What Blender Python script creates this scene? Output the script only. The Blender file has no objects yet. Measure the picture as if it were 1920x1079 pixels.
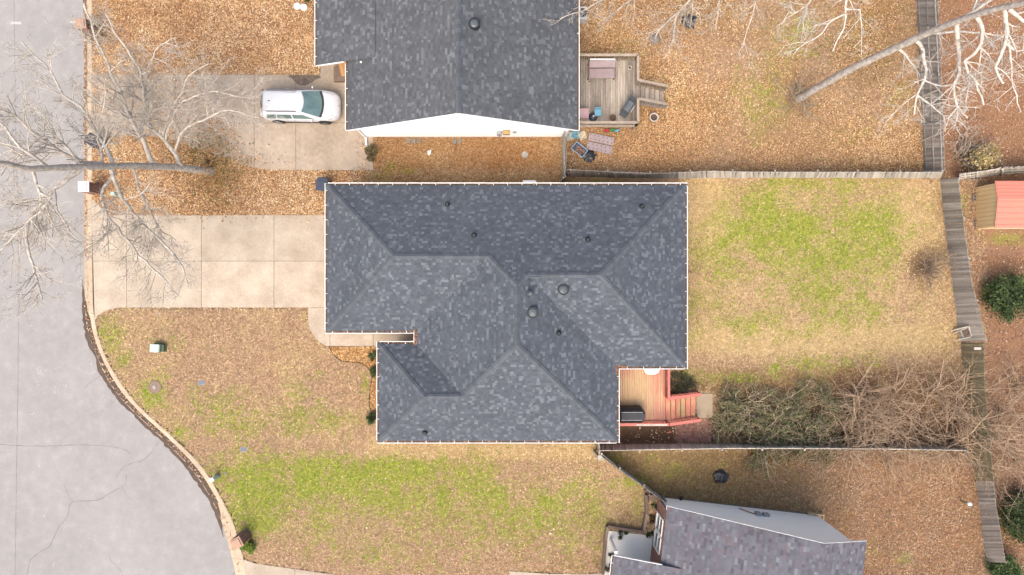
import bpy, math, random
import numpy as np
from mathutils import Vector, Matrix

random.seed(11)
rng = np.random.default_rng(11)
scene = bpy.context.scene
col = scene.collection

# ------------------------------------------------------------------ camera, sky, sun, exposure
CAM_H = 41.0            # drone height in metres
FPX = 1280.0            # focal length in pixels of the 1920 px wide photograph (24 mm lens)
cam_d = bpy.data.cameras.new('camera')
cam_d.lens = 24.0
cam_d.sensor_width = 36.0
cam_d.clip_start = 0.5
cam_d.clip_end = 3000.0
cam = bpy.data.objects.new('camera', cam_d)
cam.location = (0, 0, CAM_H)
cam.rotation_euler = (0, 0, 0)
col.objects.link(cam)
scene.camera = cam

SUN_EL, SUN_AZ = math.radians(60), math.radians(196)   # azimuth clockwise from +Y
world = bpy.data.worlds.new('World')
scene.world = world
world.use_nodes = True
wn = world.node_tree
for n in list(wn.nodes):
    wn.nodes.remove(n)
sky = wn.nodes.new('ShaderNodeTexSky')
sky.sky_type = 'NISHITA'
sky.sun_disc = False
sky.sun_elevation = SUN_EL
sky.sun_rotation = SUN_AZ
sky.air_density = 1.0
sky.dust_density = 6.0
sky.ozone_density = 1.0
bg = wn.nodes.new('ShaderNodeBackground')
bg.inputs['Strength'].default_value = 0.15
wo = wn.nodes.new('ShaderNodeOutputWorld')
wn.links.new(sky.outputs[0], bg.inputs[0])
wn.links.new(bg.outputs[0], wo.inputs[0])

sun_d = bpy.data.lights.new('sun', 'SUN')
sun_d.energy = 0.75
sun_d.angle = math.radians(52)
sun_d.color = (1.0, 0.88, 0.70)
sun = bpy.data.objects.new('sun', sun_d)
sdir = Vector((math.sin(SUN_AZ) * math.cos(SUN_EL), math.cos(SUN_AZ) * math.cos(SUN_EL), math.sin(SUN_EL)))
sun.rotation_euler = sdir.to_track_quat('Z', 'Y').to_euler()
sun.location = (0, 0, 60)
col.objects.link(sun)

scene.view_settings.view_transform = 'Standard'
scene.view_settings.look = 'None'
scene.view_settings.gamma = 1.0
scene.view_settings.exposure = 1.10
scene.view_settings.use_curve_mapping = False
scene.render.engine = 'CYCLES'
scene.cycles.max_bounces = 5
scene.cycles.diffuse_bounces = 3
scene.cycles.use_denoising = True
scene.cycles.use_adaptive_sampling = False

# ------------------------------------------------------------------ helpers: places
def W(x, y, h=0.0):
    k = (CAM_H - h) / FPX
    return Vector(((x - 960) * k, (539.5 - y) * k, h))

def WX(x, h=0.0): return (x - 960) * (CAM_H - h) / FPX
def WY(y, h=0.0): return (539.5 - y) * (CAM_H - h) / FPX
PPM = FPX / CAM_H

# ------------------------------------------------------------------ helpers: materials
MATS = {}
ALB = 0.80      # base colours below are measured against white paint; this brings them to real-world values
KEEP = ('white_trim', 'white_siding', 'cream_siding', 'car_paint', 'porch_concrete', 'mailbox_white', 'shed_tan', 'car_glass', 'shed_trim')

def _nodes(name):
    m = bpy.data.materials.new(name)
    m.use_nodes = True
    nt = m.node_tree
    b = nt.nodes['Principled BSDF']
    return m, nt, b

def _mix(nt, fac, a, b, mode='MIX'):
    n = nt.nodes.new('ShaderNodeMix')
    n.data_type = 'RGBA'
    n.blend_type = mode
    for sock, v in ((n.inputs[0], fac), (n.inputs[6], a), (n.inputs[7], b)):
        if hasattr(v, 'links'):
            nt.links.new(v, sock)
        elif isinstance(v, (int, float)):
            sock.default_value = v
        else:
            sock.default_value = (v[0], v[1], v[2], 1)
    return n.outputs[2]

def _math(nt, op, a, b=None, clamp=False):
    n = nt.nodes.new('ShaderNodeMath')
    n.operation = op
    n.use_clamp = clamp
    for i, v in enumerate((a, b)):
        if v is None:
            continue
        if hasattr(v, 'links'):
            nt.links.new(v, n.inputs[i])
        else:
            n.inputs[i].default_value = v
    return n.outputs[0]

def _noise(nt, vec, scale, detail=4, rough=0.6):
    n = nt.nodes.new('ShaderNodeTexNoise')
    n.inputs['Scale'].default_value = scale
    n.inputs['Detail'].default_value = detail
    n.inputs['Roughness'].default_value = rough
    if vec is not None:
        nt.links.new(vec, n.inputs['Vector'])
    return n.outputs['Fac']

def _ramp(nt, fac, stops):
    n = nt.nodes.new('ShaderNodeValToRGB')
    cr = n.color_ramp
    while len(cr.elements) < len(stops):
        cr.elements.new(0.5)
    for e, (p, c) in zip(cr.elements, stops):
        e.position = p
        e.color = (c[0], c[1], c[2], 1)
    nt.links.new(fac, n.inputs[0])
    return n.outputs[0]

def _coords(nt, world=False, stretch=(1, 1, 1)):
    """object coordinates moved by the object's own random number, or world coordinates"""
    if world:
        g = nt.nodes.new('ShaderNodeNewGeometry')
        out = g.outputs['Position']
    else:
        t = nt.nodes.new('ShaderNodeTexCoord')
        oi = nt.nodes.new('ShaderNodeObjectInfo')
        mul = _math(nt, 'MULTIPLY', oi.outputs['Random'], 57.0)
        va = nt.nodes.new('ShaderNodeVectorMath')
        va.operation = 'ADD'
        nt.links.new(t.outputs['Object'], va.inputs[0])
        nt.links.new(mul, va.inputs[1])
        out = va.outputs[0]
    if stretch != (1, 1, 1):
        mp = nt.nodes.new('ShaderNodeVectorMath')
        mp.operation = 'MULTIPLY'
        mp.inputs[1].default_value = stretch
        nt.links.new(out, mp.inputs[0])
        out = mp.outputs[0]
    return out

def mat(name, c, c2=None, scale=4.0, rough=0.8, var=0.0, bump=0.0, metal=0.0, world=False, stretch=(1, 1, 1), lo=0.3, hi=0.7, spec=0.4, fine=0.0):
    m, nt, b = _nodes(name)
    vec = _coords(nt, world, stretch)
    if name not in KEEP:
        c = tuple(x * ALB for x in c)
        c2 = tuple(x * ALB for x in c2) if c2 is not None else None
    if c2 is None:
        c2 = tuple(x * 0.8 for x in c)
    f = _noise(nt, vec, scale)
    colr = _ramp(nt, f, [(lo, c), (hi, c2)])
    if fine > 0:
        f2 = _noise(nt, vec, scale * 11, 3, 0.7)
        colr = _mix(nt, fine, colr, _ramp(nt, f2, [(0.3, tuple(x * 0.35 for x in c)), (0.7, tuple(min(1, x * 1.5) for x in c))]), 'MIX')
    if var > 0:
        oi = nt.nodes.new('ShaderNodeObjectInfo')
        k = _math(nt, 'MULTIPLY_ADD', oi.outputs['Random'], 2 * var)
        nt.nodes[-1].inputs[2].default_value = 1 - var
        cmb = nt.nodes.new('ShaderNodeCombineXYZ')
        for i in range(3):
            nt.links.new(k, cmb.inputs[i])
        colr = _mix(nt, 1.0, colr, cmb.outputs[0], 'MULTIPLY')
    nt.links.new(colr, b.inputs['Base Color'])
    b.inputs['Roughness'].default_value = rough
    b.inputs['Metallic'].default_value = metal
    b.inputs['Specular IOR Level'].default_value = spec
    if bump > 0:
        bn = nt.nodes.new('ShaderNodeBump')
        bn.inputs['Strength'].default_value = bump
        bn.inputs['Distance'].default_value = 0.02
        nt.links.new(_noise(nt, vec, scale * 4), bn.inputs['Height'])
        nt.links.new(bn.outputs[0], b.inputs['Normal'])
    MATS[name] = m
    return m

def attr_mat(name, rough=0.8, attr='tint', grain=0.0, grain_scale=30, spec=0.3):
    m, nt, b = _nodes(name)
    a = nt.nodes.new('ShaderNodeAttribute')
    a.attribute_name = attr
    c = _mix(nt, 1.0, a.outputs['Color'], (ALB,) * 3, 'MULTIPLY')
    if grain > 0:
        f = _noise(nt, _coords(nt, True), grain_scale, 3, 0.7)
        g = _ramp(nt, f, [(0.25, (1 - grain,) * 3), (0.75, (1 + grain,) * 3)])
        c = _mix(nt, 1.0, c, g, 'MULTIPLY')
    nt.links.new(c, b.inputs['Base Color'])
    b.inputs['Roughness'].default_value = rough
    b.inputs['Specular IOR Level'].default_value = spec
    MATS[name] = m
    return m

# colours are base colours (linear)
mat('white_trim', (0.80, 0.80, 0.78), (0.72, 0.71, 0.68), 3, 0.5)
mat('white_siding', (0.88, 0.88, 0.88), (0.86, 0.86, 0.86), 1.2, 0.6)
mat('cream_siding', (0.90, 0.87, 0.80), (0.89, 0.86, 0.79), 0.8, 0.6)
mat('soffit', (0.55, 0.54, 0.52), None, 3, 0.7)
mat('house_brick', (0.30, 0.17, 0.12), (0.20, 0.11, 0.08), 6, 0.9, bump=0.3)
mat('concrete', (0.54, 0.46, 0.36), (0.38, 0.305, 0.225), 0.8, 0.9, var=0.06, world=True, fine=0.16)
mat('concrete_grey', (0.50, 0.41, 0.315), (0.28, 0.225, 0.165), 0.38, 0.9, var=0.06, world=True, fine=0.18)
mat('kerb_concrete', (0.60, 0.49, 0.36), (0.45, 0.345, 0.235), 1.2, 0.9, var=0.10, world=True, fine=0.2)
mat('porch_concrete', (0.74, 0.71, 0.63), (0.69, 0.66, 0.58), 1.0, 0.9, world=True, fine=0.1)
mat('pad_tan', (0.40, 0.32, 0.225), (0.34, 0.265, 0.18), 2.0, 0.9, world=True, fine=0.15)
mat('silt', (0.085, 0.062, 0.048), (0.16, 0.115, 0.085), 2.5, 0.95, world=True, fine=0.3)
mat('joint', (0.16, 0.115, 0.075), (0.09, 0.07, 0.05), 5, 0.95, world=True)
mat('crack', (0.17, 0.16, 0.155), (0.26, 0.25, 0.24), 3, 0.95, world=True)
mat('road_paint', (0.56, 0.54, 0.50), (0.44, 0.425, 0.40), 6, 0.8, world=True)
mat('fence_wood', (0.46, 0.425, 0.375), (0.20, 0.178, 0.15), 5, 0.9, var=0.30, stretch=(1, 1, 0.12), fine=0.25)
mat('fence_pale', (0.60, 0.555, 0.48), (0.34, 0.305, 0.25), 5, 0.9, var=0.25, stretch=(1, 1, 0.12), fine=0.2)
mat('fence_moss', (0.29, 0.25, 0.155), (0.19, 0.17, 0.095), 3, 0.95, var=0.22, stretch=(1, 1, 0.2), fine=0.25)
mat('deck_grey', (0.46, 0.40, 0.33), (0.21, 0.17, 0.135), 2.2, 0.9, var=0.32, stretch=(1.6, 0.35, 1), fine=0.25)
mat('rail_grey', (0.42, 0.345, 0.27), (0.28, 0.225, 0.17), 3, 0.9, var=0.12, fine=0.2)
mat('rail_red', (0.64, 0.20, 0.16), (0.52, 0.16, 0.125), 3, 0.75, var=0.06, fine=0.1)
mat('tread_red', (0.52, 0.33, 0.17), (0.56, 0.19, 0.14), 1.6, 0.85, var=0.16, lo=0.42, hi=0.60, fine=0.2)
mat('timber', (0.20, 0.145, 0.11), (0.12, 0.085, 0.065), 4, 0.95, var=0.15, fine=0.3)
mat('timber_pale', (0.30, 0.23, 0.18), (0.20, 0.15, 0.115), 4, 0.95, var=0.15, fine=0.3)
mat('wood_orange', (0.50, 0.27, 0.11), (0.40, 0.20, 0.08), 4, 0.8, var=0.1)
mat('new_wood', (0.60, 0.44, 0.25), (0.5, 0.36, 0.2), 5, 0.8)
mat('vent_black', (0.018, 0.02, 0.022), None, 6, 0.5)
mat('vent_grey', (0.15, 0.175, 0.19), (0.08, 0.095, 0.105), 6, 0.45, metal=0.3)
mat('car_paint', (0.52, 0.53, 0.545), (0.50, 0.51, 0.525), 2, 0.25, spec=0.6)
mat('car_trim', (0.03, 0.03, 0.035), None, 8, 0.5)
mat('car_rail', (0.22, 0.22, 0.23), None, 8, 0.4, metal=0.4)
mat('car_glass', (0.06, 0.11, 0.11), (0.13, 0.20, 0.20), 1.2, 0.05, spec=0.7)  # lighter patchy tone puts a reflection into the glass colour
mat('tyre', (0.025, 0.025, 0.025), None, 10, 0.85)
mat('rim', (0.35, 0.35, 0.36), (0.25, 0.25, 0.26), 10, 0.35, metal=0.7)
mat('red_lamp', (0.45, 0.03, 0.02), None, 5, 0.3)
mat('head_lamp', (0.55, 0.56, 0.56), (0.4, 0.42, 0.43), 9, 0.15)
mat('amber', (0.7, 0.36, 0.03), None, 5, 0.3)
mat('window_glass', (0.10, 0.13, 0.13), (0.2, 0.24, 0.23), 1.0, 0.08, spec=0.6)
mat('bin_blue', (0.035, 0.05, 0.085), (0.05, 0.065, 0.10), 3, 0.55)
mat('bin_navy', (0.022, 0.025, 0.045), (0.05, 0.05, 0.07), 3, 0.5)
mat('black_plastic', (0.010, 0.010, 0.013), (0.022, 0.022, 0.028), 3, 0.38, spec=0.5)
mat('cover_black', (0.022, 0.023, 0.028), (0.035, 0.036, 0.042), 3, 0.6)
mat('piping', (0.5, 0.5, 0.5), None, 3, 0.6)
mat('grill_dark', (0.06, 0.065, 0.068), (0.035, 0.04, 0.042), 3, 0.5)
mat('grill_lid', (0.13, 0.145, 0.15), (0.10, 0.11, 0.115), 3, 0.4)
mat('utility_green', (0.16, 0.28, 0.20), (0.22, 0.33, 0.25), 5, 0.6)
mat('utility_dark', (0.10, 0.13, 0.08), (0.14, 0.16, 0.10), 5, 0.8)
mat('utility_pale', (0.50, 0.62, 0.54), (0.44, 0.55, 0.48), 5, 0.6)
mat('manhole', (0.30, 0.21, 0.16), (0.21, 0.15, 0.12), 8, 0.85, fine=0.3)
mat('manhole_boss', (0.42, 0.38, 0.33), None, 8, 0.85)
mat('meter_lid', (0.13, 0.15, 0.20), (0.2, 0.22, 0.26), 9, 0.7)
mat('mailbox_white', (0.78, 0.72, 0.70), (0.66, 0.58, 0.56), 6, 0.7)
mat('mailbox_cap', (0.50, 0.33, 0.23), (0.42, 0.26, 0.18), 6, 0.85, fine=0.2)
mat('brick', (0.34, 0.19, 0.14), (0.22, 0.12, 0.09), 9, 0.9, var=0.28, fine=0.2)
mat('brick_red', (0.33, 0.165, 0.125), (0.20, 0.105, 0.085), 9, 0.9, var=0.32, fine=0.2)
mat('mortar', (0.10, 0.075, 0.06), (0.07, 0.05, 0.04), 5, 0.95)
mat('cushion_pink', (0.34, 0.265, 0.265), (0.26, 0.195, 0.195), 1.6, 0.9, fine=0.06)
mat('tuft_dark', (0.10, 0.08, 0.10), None, 5, 0.9)
mat('mattress', (0.40, 0.33, 0.33), (0.32, 0.26, 0.27), 2.5, 0.9, fine=0.08)
mat('blue_plastic', (0.12, 0.30, 0.40), (0.16, 0.36, 0.45), 3, 0.5)
mat('tub_blue', (0.05, 0.10, 0.20), (0.07, 0.13, 0.24), 3, 0.5)
mat('tub_rim', (0.35, 0.45, 0.52), None, 3, 0.5)
mat('red_plastic', (0.5, 0.04, 0.05), None, 3, 0.5)
mat('green_plastic', (0.04, 0.25, 0.08), None, 3, 0.5)
mat('pink_plastic', (0.5, 0.24, 0.26), (0.45, 0.36, 0.36), 1.5, 0.6)
mat('pale_plastic', (0.42, 0.50, 0.50), (0.55, 0.52, 0.42), 3, 0.6)
mat('cream_plastic', (0.58, 0.52, 0.38), None, 3, 0.6)
mat('pot_white', (0.62, 0.57, 0.52), (0.5, 0.45, 0.4), 5, 0.6)
mat('basket', (0.20, 0.10, 0.05), (0.12, 0.06, 0.03), 8, 0.8)
mat('stone', (0.28, 0.24, 0.20), (0.18, 0.155, 0.13), 5, 0.95, bump=0.5)
mat('cinder', (0.40, 0.33, 0.26), (0.28, 0.23, 0.19), 7, 0.95, fine=0.2)
mat('shed_red', (0.74, 0.24, 0.17), (0.70, 0.22, 0.155), 1.4, 0.55)
mat('shed_tan', (0.70, 0.52, 0.28), (0.64, 0.47, 0.25), 1.2, 0.6)
mat('shed_trim', (0.62, 0.50, 0.33), None, 2, 0.6)
mat('meter_grey', (0.36, 0.38, 0.39), (0.28, 0.3, 0.31), 4, 0.5)
mat('meter_tan', (0.45, 0.32, 0.13), None, 4, 0.6)
mat('ac_white', (0.55, 0.56, 0.55), (0.45, 0.46, 0.45), 4, 0.5)
mat('edging', (0.055, 0.04, 0.035), None, 5, 0.9)
attr_mat('shingle', 0.95, grain=0.12, grain_scale=0.55)
attr_mat('leaf', 0.85)
attr_mat('grass', 0.9)
attr_mat('bark', 0.9, grain=0.5, grain_scale=6)

# ------------------------------------------------------------------ helpers: objects
def tag(o, label=None, cat=None, group=None, kind=None):
    if label: o['label'] = label
    if cat: o['category'] = cat
    if group: o['group'] = group
    if kind: o['kind'] = kind
    return o

def thing(name, label, cat, loc=(0, 0, 0), rz=0.0, group=None):
    o = bpy.data.objects.new(name, None)
    o.empty_display_size = 0.2
    o.location = loc
    o.rotation_euler = (0, 0, rz)
    col.objects.link(o)
    return tag(o, label, cat, group)

def link_mesh(name, me, parent=None, M=None):
    o = bpy.data.objects.new(name, me)
    col.objects.link(o)
    if parent is not None:
        o.parent = parent
    if M is not None:
        o.matrix_basis = M
    return o

def copy_tree(o, parent=None):
    c = o.copy()
    col.objects.link(c)
    c.parent = parent
    for ch in o.children:
        copy_tree(ch, c)
    return c

def base_of(p):
    off = Vector((0, 0, 0))
    while p is not None:
        off += p.location
        p = p.parent
    return off

class MB:
    def __init__(s):
        s.v, s.f = [], []
    def add(s, vs, fs):
        b = len(s.v)
        s.v += [tuple(v) for v in vs]
        s.f += [tuple(i + b for i in f) for f in fs]
        return s
    def box(s, c, size, rz=0.0, M=None):
        hx, hy, hz = size[0] / 2, size[1] / 2, size[2] / 2
        vs = [Vector((x, y, z)) for z in (-hz, hz) for x, y in ((-hx, -hy), (hx, -hy), (hx, hy), (-hx, hy))]
        R = M if M is not None else Matrix.Rotation(rz, 3, 'Z')
        c = Vector(c)
        return s.add([R @ v + c for v in vs], [(3, 2, 1, 0), (4, 5, 6, 7), (0, 1, 5, 4), (1, 2, 6, 5), (2, 3, 7, 6), (3, 0, 4, 7)])
    def b2(s, x0, y0, z0, x1, y1, z1):
        return s.box(((x0 + x1) / 2, (y0 + y1) / 2, (z0 + z1) / 2), (abs(x1 - x0), abs(y1 - y0), abs(z1 - z0)))
    def bar(s, p0, p1, w, h, up=(0, 0, 1)):
        """a rectangular bar from p0 to p1, w wide and h high"""
        p0, p1 = Vector(p0), Vector(p1)
        d = (p1 - p0)
        L = d.length
        d = d / L
        u = Vector(up)
        side = d.cross(u)
        if side.length < 1e-5:
            side = Vector((1, 0, 0))
        side.normalize()
        u = side.cross(d)
        M = Matrix((d, side, u)).transposed()
        return s.box((p0 + p1) / 2, (L, w, h), M=M)
    def prism(s, poly, z0, z1):
        n = len(poly)
        a = sum(poly[i][0] * poly[(i + 1) % n][1] - poly[(i + 1) % n][0] * poly[i][1] for i in range(n))
        if a < 0:
            poly = list(reversed(poly))
        vs = [(p[0], p[1], z0) for p in poly] + [(p[0], p[1], z1) for p in poly]
        fs = [tuple(reversed(range(n))), tuple(range(n, 2 * n))] + [(i, (i + 1) % n, n + (i + 1) % n, n + i) for i in range(n)]
        return s.add(vs, fs)
    def lathe(s, prof, n=16, c=(0, 0, 0), wob=0.0, top=True):
        vs, fs = [], []
        for r, z in prof:
            for k in range(n):
                a = 2 * math.pi * k / n
                rr = r * (1 + wob * math.sin(a * 5))
                vs.append((c[0] + rr * math.cos(a), c[1] + rr * math.sin(a), c[2] + z))
        for i in range(len(prof) - 1):
            for k in range(n):
                fs.append((i * n + k, i * n + (k + 1) % n, (i + 1) * n + (k + 1) % n, (i + 1) * n + k))
        fs.append(tuple(reversed(range(n))))
        if top:
            fs.append(tuple(range((len(prof) - 1) * n, len(prof) * n)))
        return s.add(vs, fs)
    def cyl(s, p0, p1, r0, r1=None, n=10):
        r1 = r0 if r1 is None else r1
        p0, p1 = Vector(p0), Vector(p1)
        q = (p1 - p0).to_track_quat('Z', 'Y').to_matrix()
        vs = []
        for p, r in ((p0, r0), (p1, r1)):
            for k in range(n):
                a = 2 * math.pi * k / n
                vs.append(p + q @ Vector((r * math.cos(a), r * math.sin(a), 0)))
        fs = [(k, (k + 1) % n, n + (k + 1) % n, n + k) for k in range(n)] + [tuple(reversed(range(n))), tuple(range(n, 2 * n))]
        return s.add(vs, fs)
    def build(s, name, m, parent=None, world=False, smooth=False, bevel=0.0):
        off = base_of(parent) if world else Vector((0, 0, 0))
        me = bpy.data.meshes.new(name)
        me.from_pydata([(v[0] - off.x, v[1] - off.y, v[2] - off.z) for v in s.v], [], s.f)
        me.materials.append(MATS[m])
        if smooth:
            me.polygons.foreach_set('use_smooth', [True] * len(me.polygons))
        me.update()
        o = link_mesh(name, me, parent)
        if bevel > 0:
            bv = o.modifiers.new('bevel', 'BEVEL')
            bv.width = bevel
            bv.segments = 2
            bv.limit_method = 'ANGLE'
        return o

def fast_mesh(name, V, F, m, tint=None, parent=None, smooth=False, off=None):
    """V (n,3), F (k,q): every face has q corners; tint (n,3) per vertex"""
    V = np.asarray(V, dtype=np.float32)
    if off is not None:
        V = V - np.array(off, dtype=np.float32)
    F = np.asarray(F, dtype=np.int32)
    me = bpy.data.meshes.new(name)
    k, q = F.shape
    me.vertices.add(len(V))
    me.vertices.foreach_set('co', V.ravel())
    me.loops.add(k * q)
    me.loops.foreach_set('vertex_index', F.ravel())
    me.polygons.add(k)
    me.polygons.foreach_set('loop_start', np.arange(0, k * q, q, dtype=np.int32))
    me.update(calc_edges=True)
    if tint is not None:
        a = me.attributes.new('tint', 'FLOAT_COLOR', 'POINT')
        c = np.ones((len(V), 4), dtype=np.float32)
        c[:, :3] = tint
        a.data.foreach_set('color', c.ravel())
    if smooth:
        me.polygons.foreach_set('use_smooth', np.ones(k, dtype=bool))
    else:
        me.shade_flat()
    me.materials.append(MATS[m])
    return link_mesh(name, me, parent)

# smooth value noise on a lattice
_lat = rng.random((256, 256)).astype(np.float32)
def vnoise(x, y):
    xi, yi = np.floor(x).astype(int), np.floor(y).astype(int)
    fx, fy = x - xi, y - yi
    fx, fy = fx * fx * (3 - 2 * fx), fy * fy * (3 - 2 * fy)
    g = lambda a, b: _lat[a % 256, b % 256]
    return (g(xi, yi) * (1 - fx) + g(xi + 1, yi) * fx) * (1 - fy) + (g(xi, yi + 1) * (1 - fx) + g(xi + 1, yi + 1) * fx) * fy
def fbm(x, y, s, o=4):
    t, a, n = 0, 1.0, 0
    for i in range(o):
        t = t + a * vnoise(x / s + 17.3 * i, y / s + 9.1 * i)
        n += a
        a *= 0.55
        s *= 0.48
    return t / n

def in_poly(x, y, poly):
    x, y = np.asarray(x), np.asarray(y)
    r = np.zeros(x.shape, dtype=bool)
    n = len(poly)
    for i in range(n):
        x0, y0 = poly[i]
        x1, y1 = poly[(i + 1) % n]
        if y0 == y1:
            continue
        c = ((y0 > y) != (y1 > y)) & (x < (x1 - x0) * (y - y0) / (y1 - y0) + x0)
        r ^= c
    return r

def smooth_line(pts, step=12.0):
    """Catmull-Rom through the points, resampled"""
    P = [np.array(p, float) for p in pts]
    P = [2 * P[0] - P[1]] + P + [2 * P[-1] - P[-2]]
    out = []
    for i in range(1, len(P) - 2):
        n = max(1, int(np.linalg.norm(P[i + 1] - P[i]) / step))
        for k in range(n):
            t = k / n
            a, b, c, d = P[i - 1], P[i], P[i + 1], P[i + 2]
            out.append(0.5 * ((2 * b) + (c - a) * t + (2 * a - 5 * b + 4 * c - d) * t * t + (3 * b - a - 3 * c + d) * t ** 3))
    out.append(P[-2])
    return np.array(out)

def resample(line, n):
    d = np.r_[0, np.cumsum(np.linalg.norm(np.diff(line, axis=0), axis=1))]
    t = np.linspace(0, d[-1], n)
    return np.stack([np.interp(t, d, line[:, i]) for i in range(line.shape[1])], axis=1)

# ------------------------------------------------------------------ outlines on the ground (photo pixels, height 0)
ROAD_EDGE = smooth_line([(157, -260), (157, 300), (157, 540), (159, 595), (169, 640), (203, 717), (244, 768), (313, 833), (366, 892), (407, 961), (429, 1030), (440, 1075), (448, 1130), (455, 1260)])
LAWN_EDGE = smooth_line([(173, -260), (173, 300), (174, 540), (178, 600), (189, 645), (209, 690), (254, 754), (325, 821), (382, 880), (431, 965), (447, 1014), (459, 1062), (467, 1130), (474, 1260)])
ROAD_POLY = [tuple(p) for p in LAWN_EDGE] + [(-420, 1260), (-420, -260)]
DRIVE_MAIN = [(172, 372), (190, 390), (208, 404), (640, 404), (640, 577), (222, 577), (198, 583), (184, 592), (178, 602)]
PATH_MAIN = [(578, 577.5), (640, 577.5), (640, 600), (800, 600), (800, 651), (706, 651), (612, 649), (600, 642), (590, 632), (581, 617), (578, 600)]
DRIVE_NB = [(172, 140), (600, 141), (604, 112), (700, 112), (700, 320), (500, 319), (467, 314), (430, 300), (380, 282), (320, 262), (253, 252), (207, 256), (172, 262)]
DRIVE_SOUTH = [(457, 1049), (480, 1057), (560, 1068), (640, 1080), (760, 1110), (760, 1260), (474, 1260), (467, 1130), (459, 1062)]
WALK_SOUTH = [(955, 1071), (1026, 1076), (1090, 1077), (1150, 1074), (1150, 1130), (955, 1130)]
MULCH = [(618, 651), (627, 666), (643, 677), (677, 681), (691, 691), (698, 707), (694, 732), (693, 760), (699, 776), (722, 776), (722, 651)]
HOUSE_MAIN_PX = [(632, 366), (632, 600), (800, 600), (800, 660), (725, 660), (725, 800), (1130, 800), (1130, 668), (1250, 668), (1250, 366)]
HOUSE_NB_PX = [(690, -200), (690, 250), (1050, 250), (1050, -200)]
HOUSE_SE_PX = [(1240, 940), (1530, 972), (1510, 1250), (1200, 1250), (1222, 1045)]
HARD = [ROAD_POLY, DRIVE_MAIN, PATH_MAIN, DRIVE_NB, DRIVE_SOUTH, WALK_SOUTH]

# ------------------------------------------------------------------ what grows where (fields over photo pixels of the ground)
def sbox(x, y, x0, y0, x1, y1, s=18.0):
    f = lambda v: 1 / (1 + np.exp(-np.clip(v, -30, 30)))
    return f((x - x0) / s * 3) * f((x1 - x) / s * 3) * f((y - y0) / s * 3) * f((y1 - y) / s * 3)
def el(x, y, cx, cy, rx, ry):
    return np.exp(-(((x - cx) / rx) ** 2 + ((y - cy) / ry) ** 2))

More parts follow.
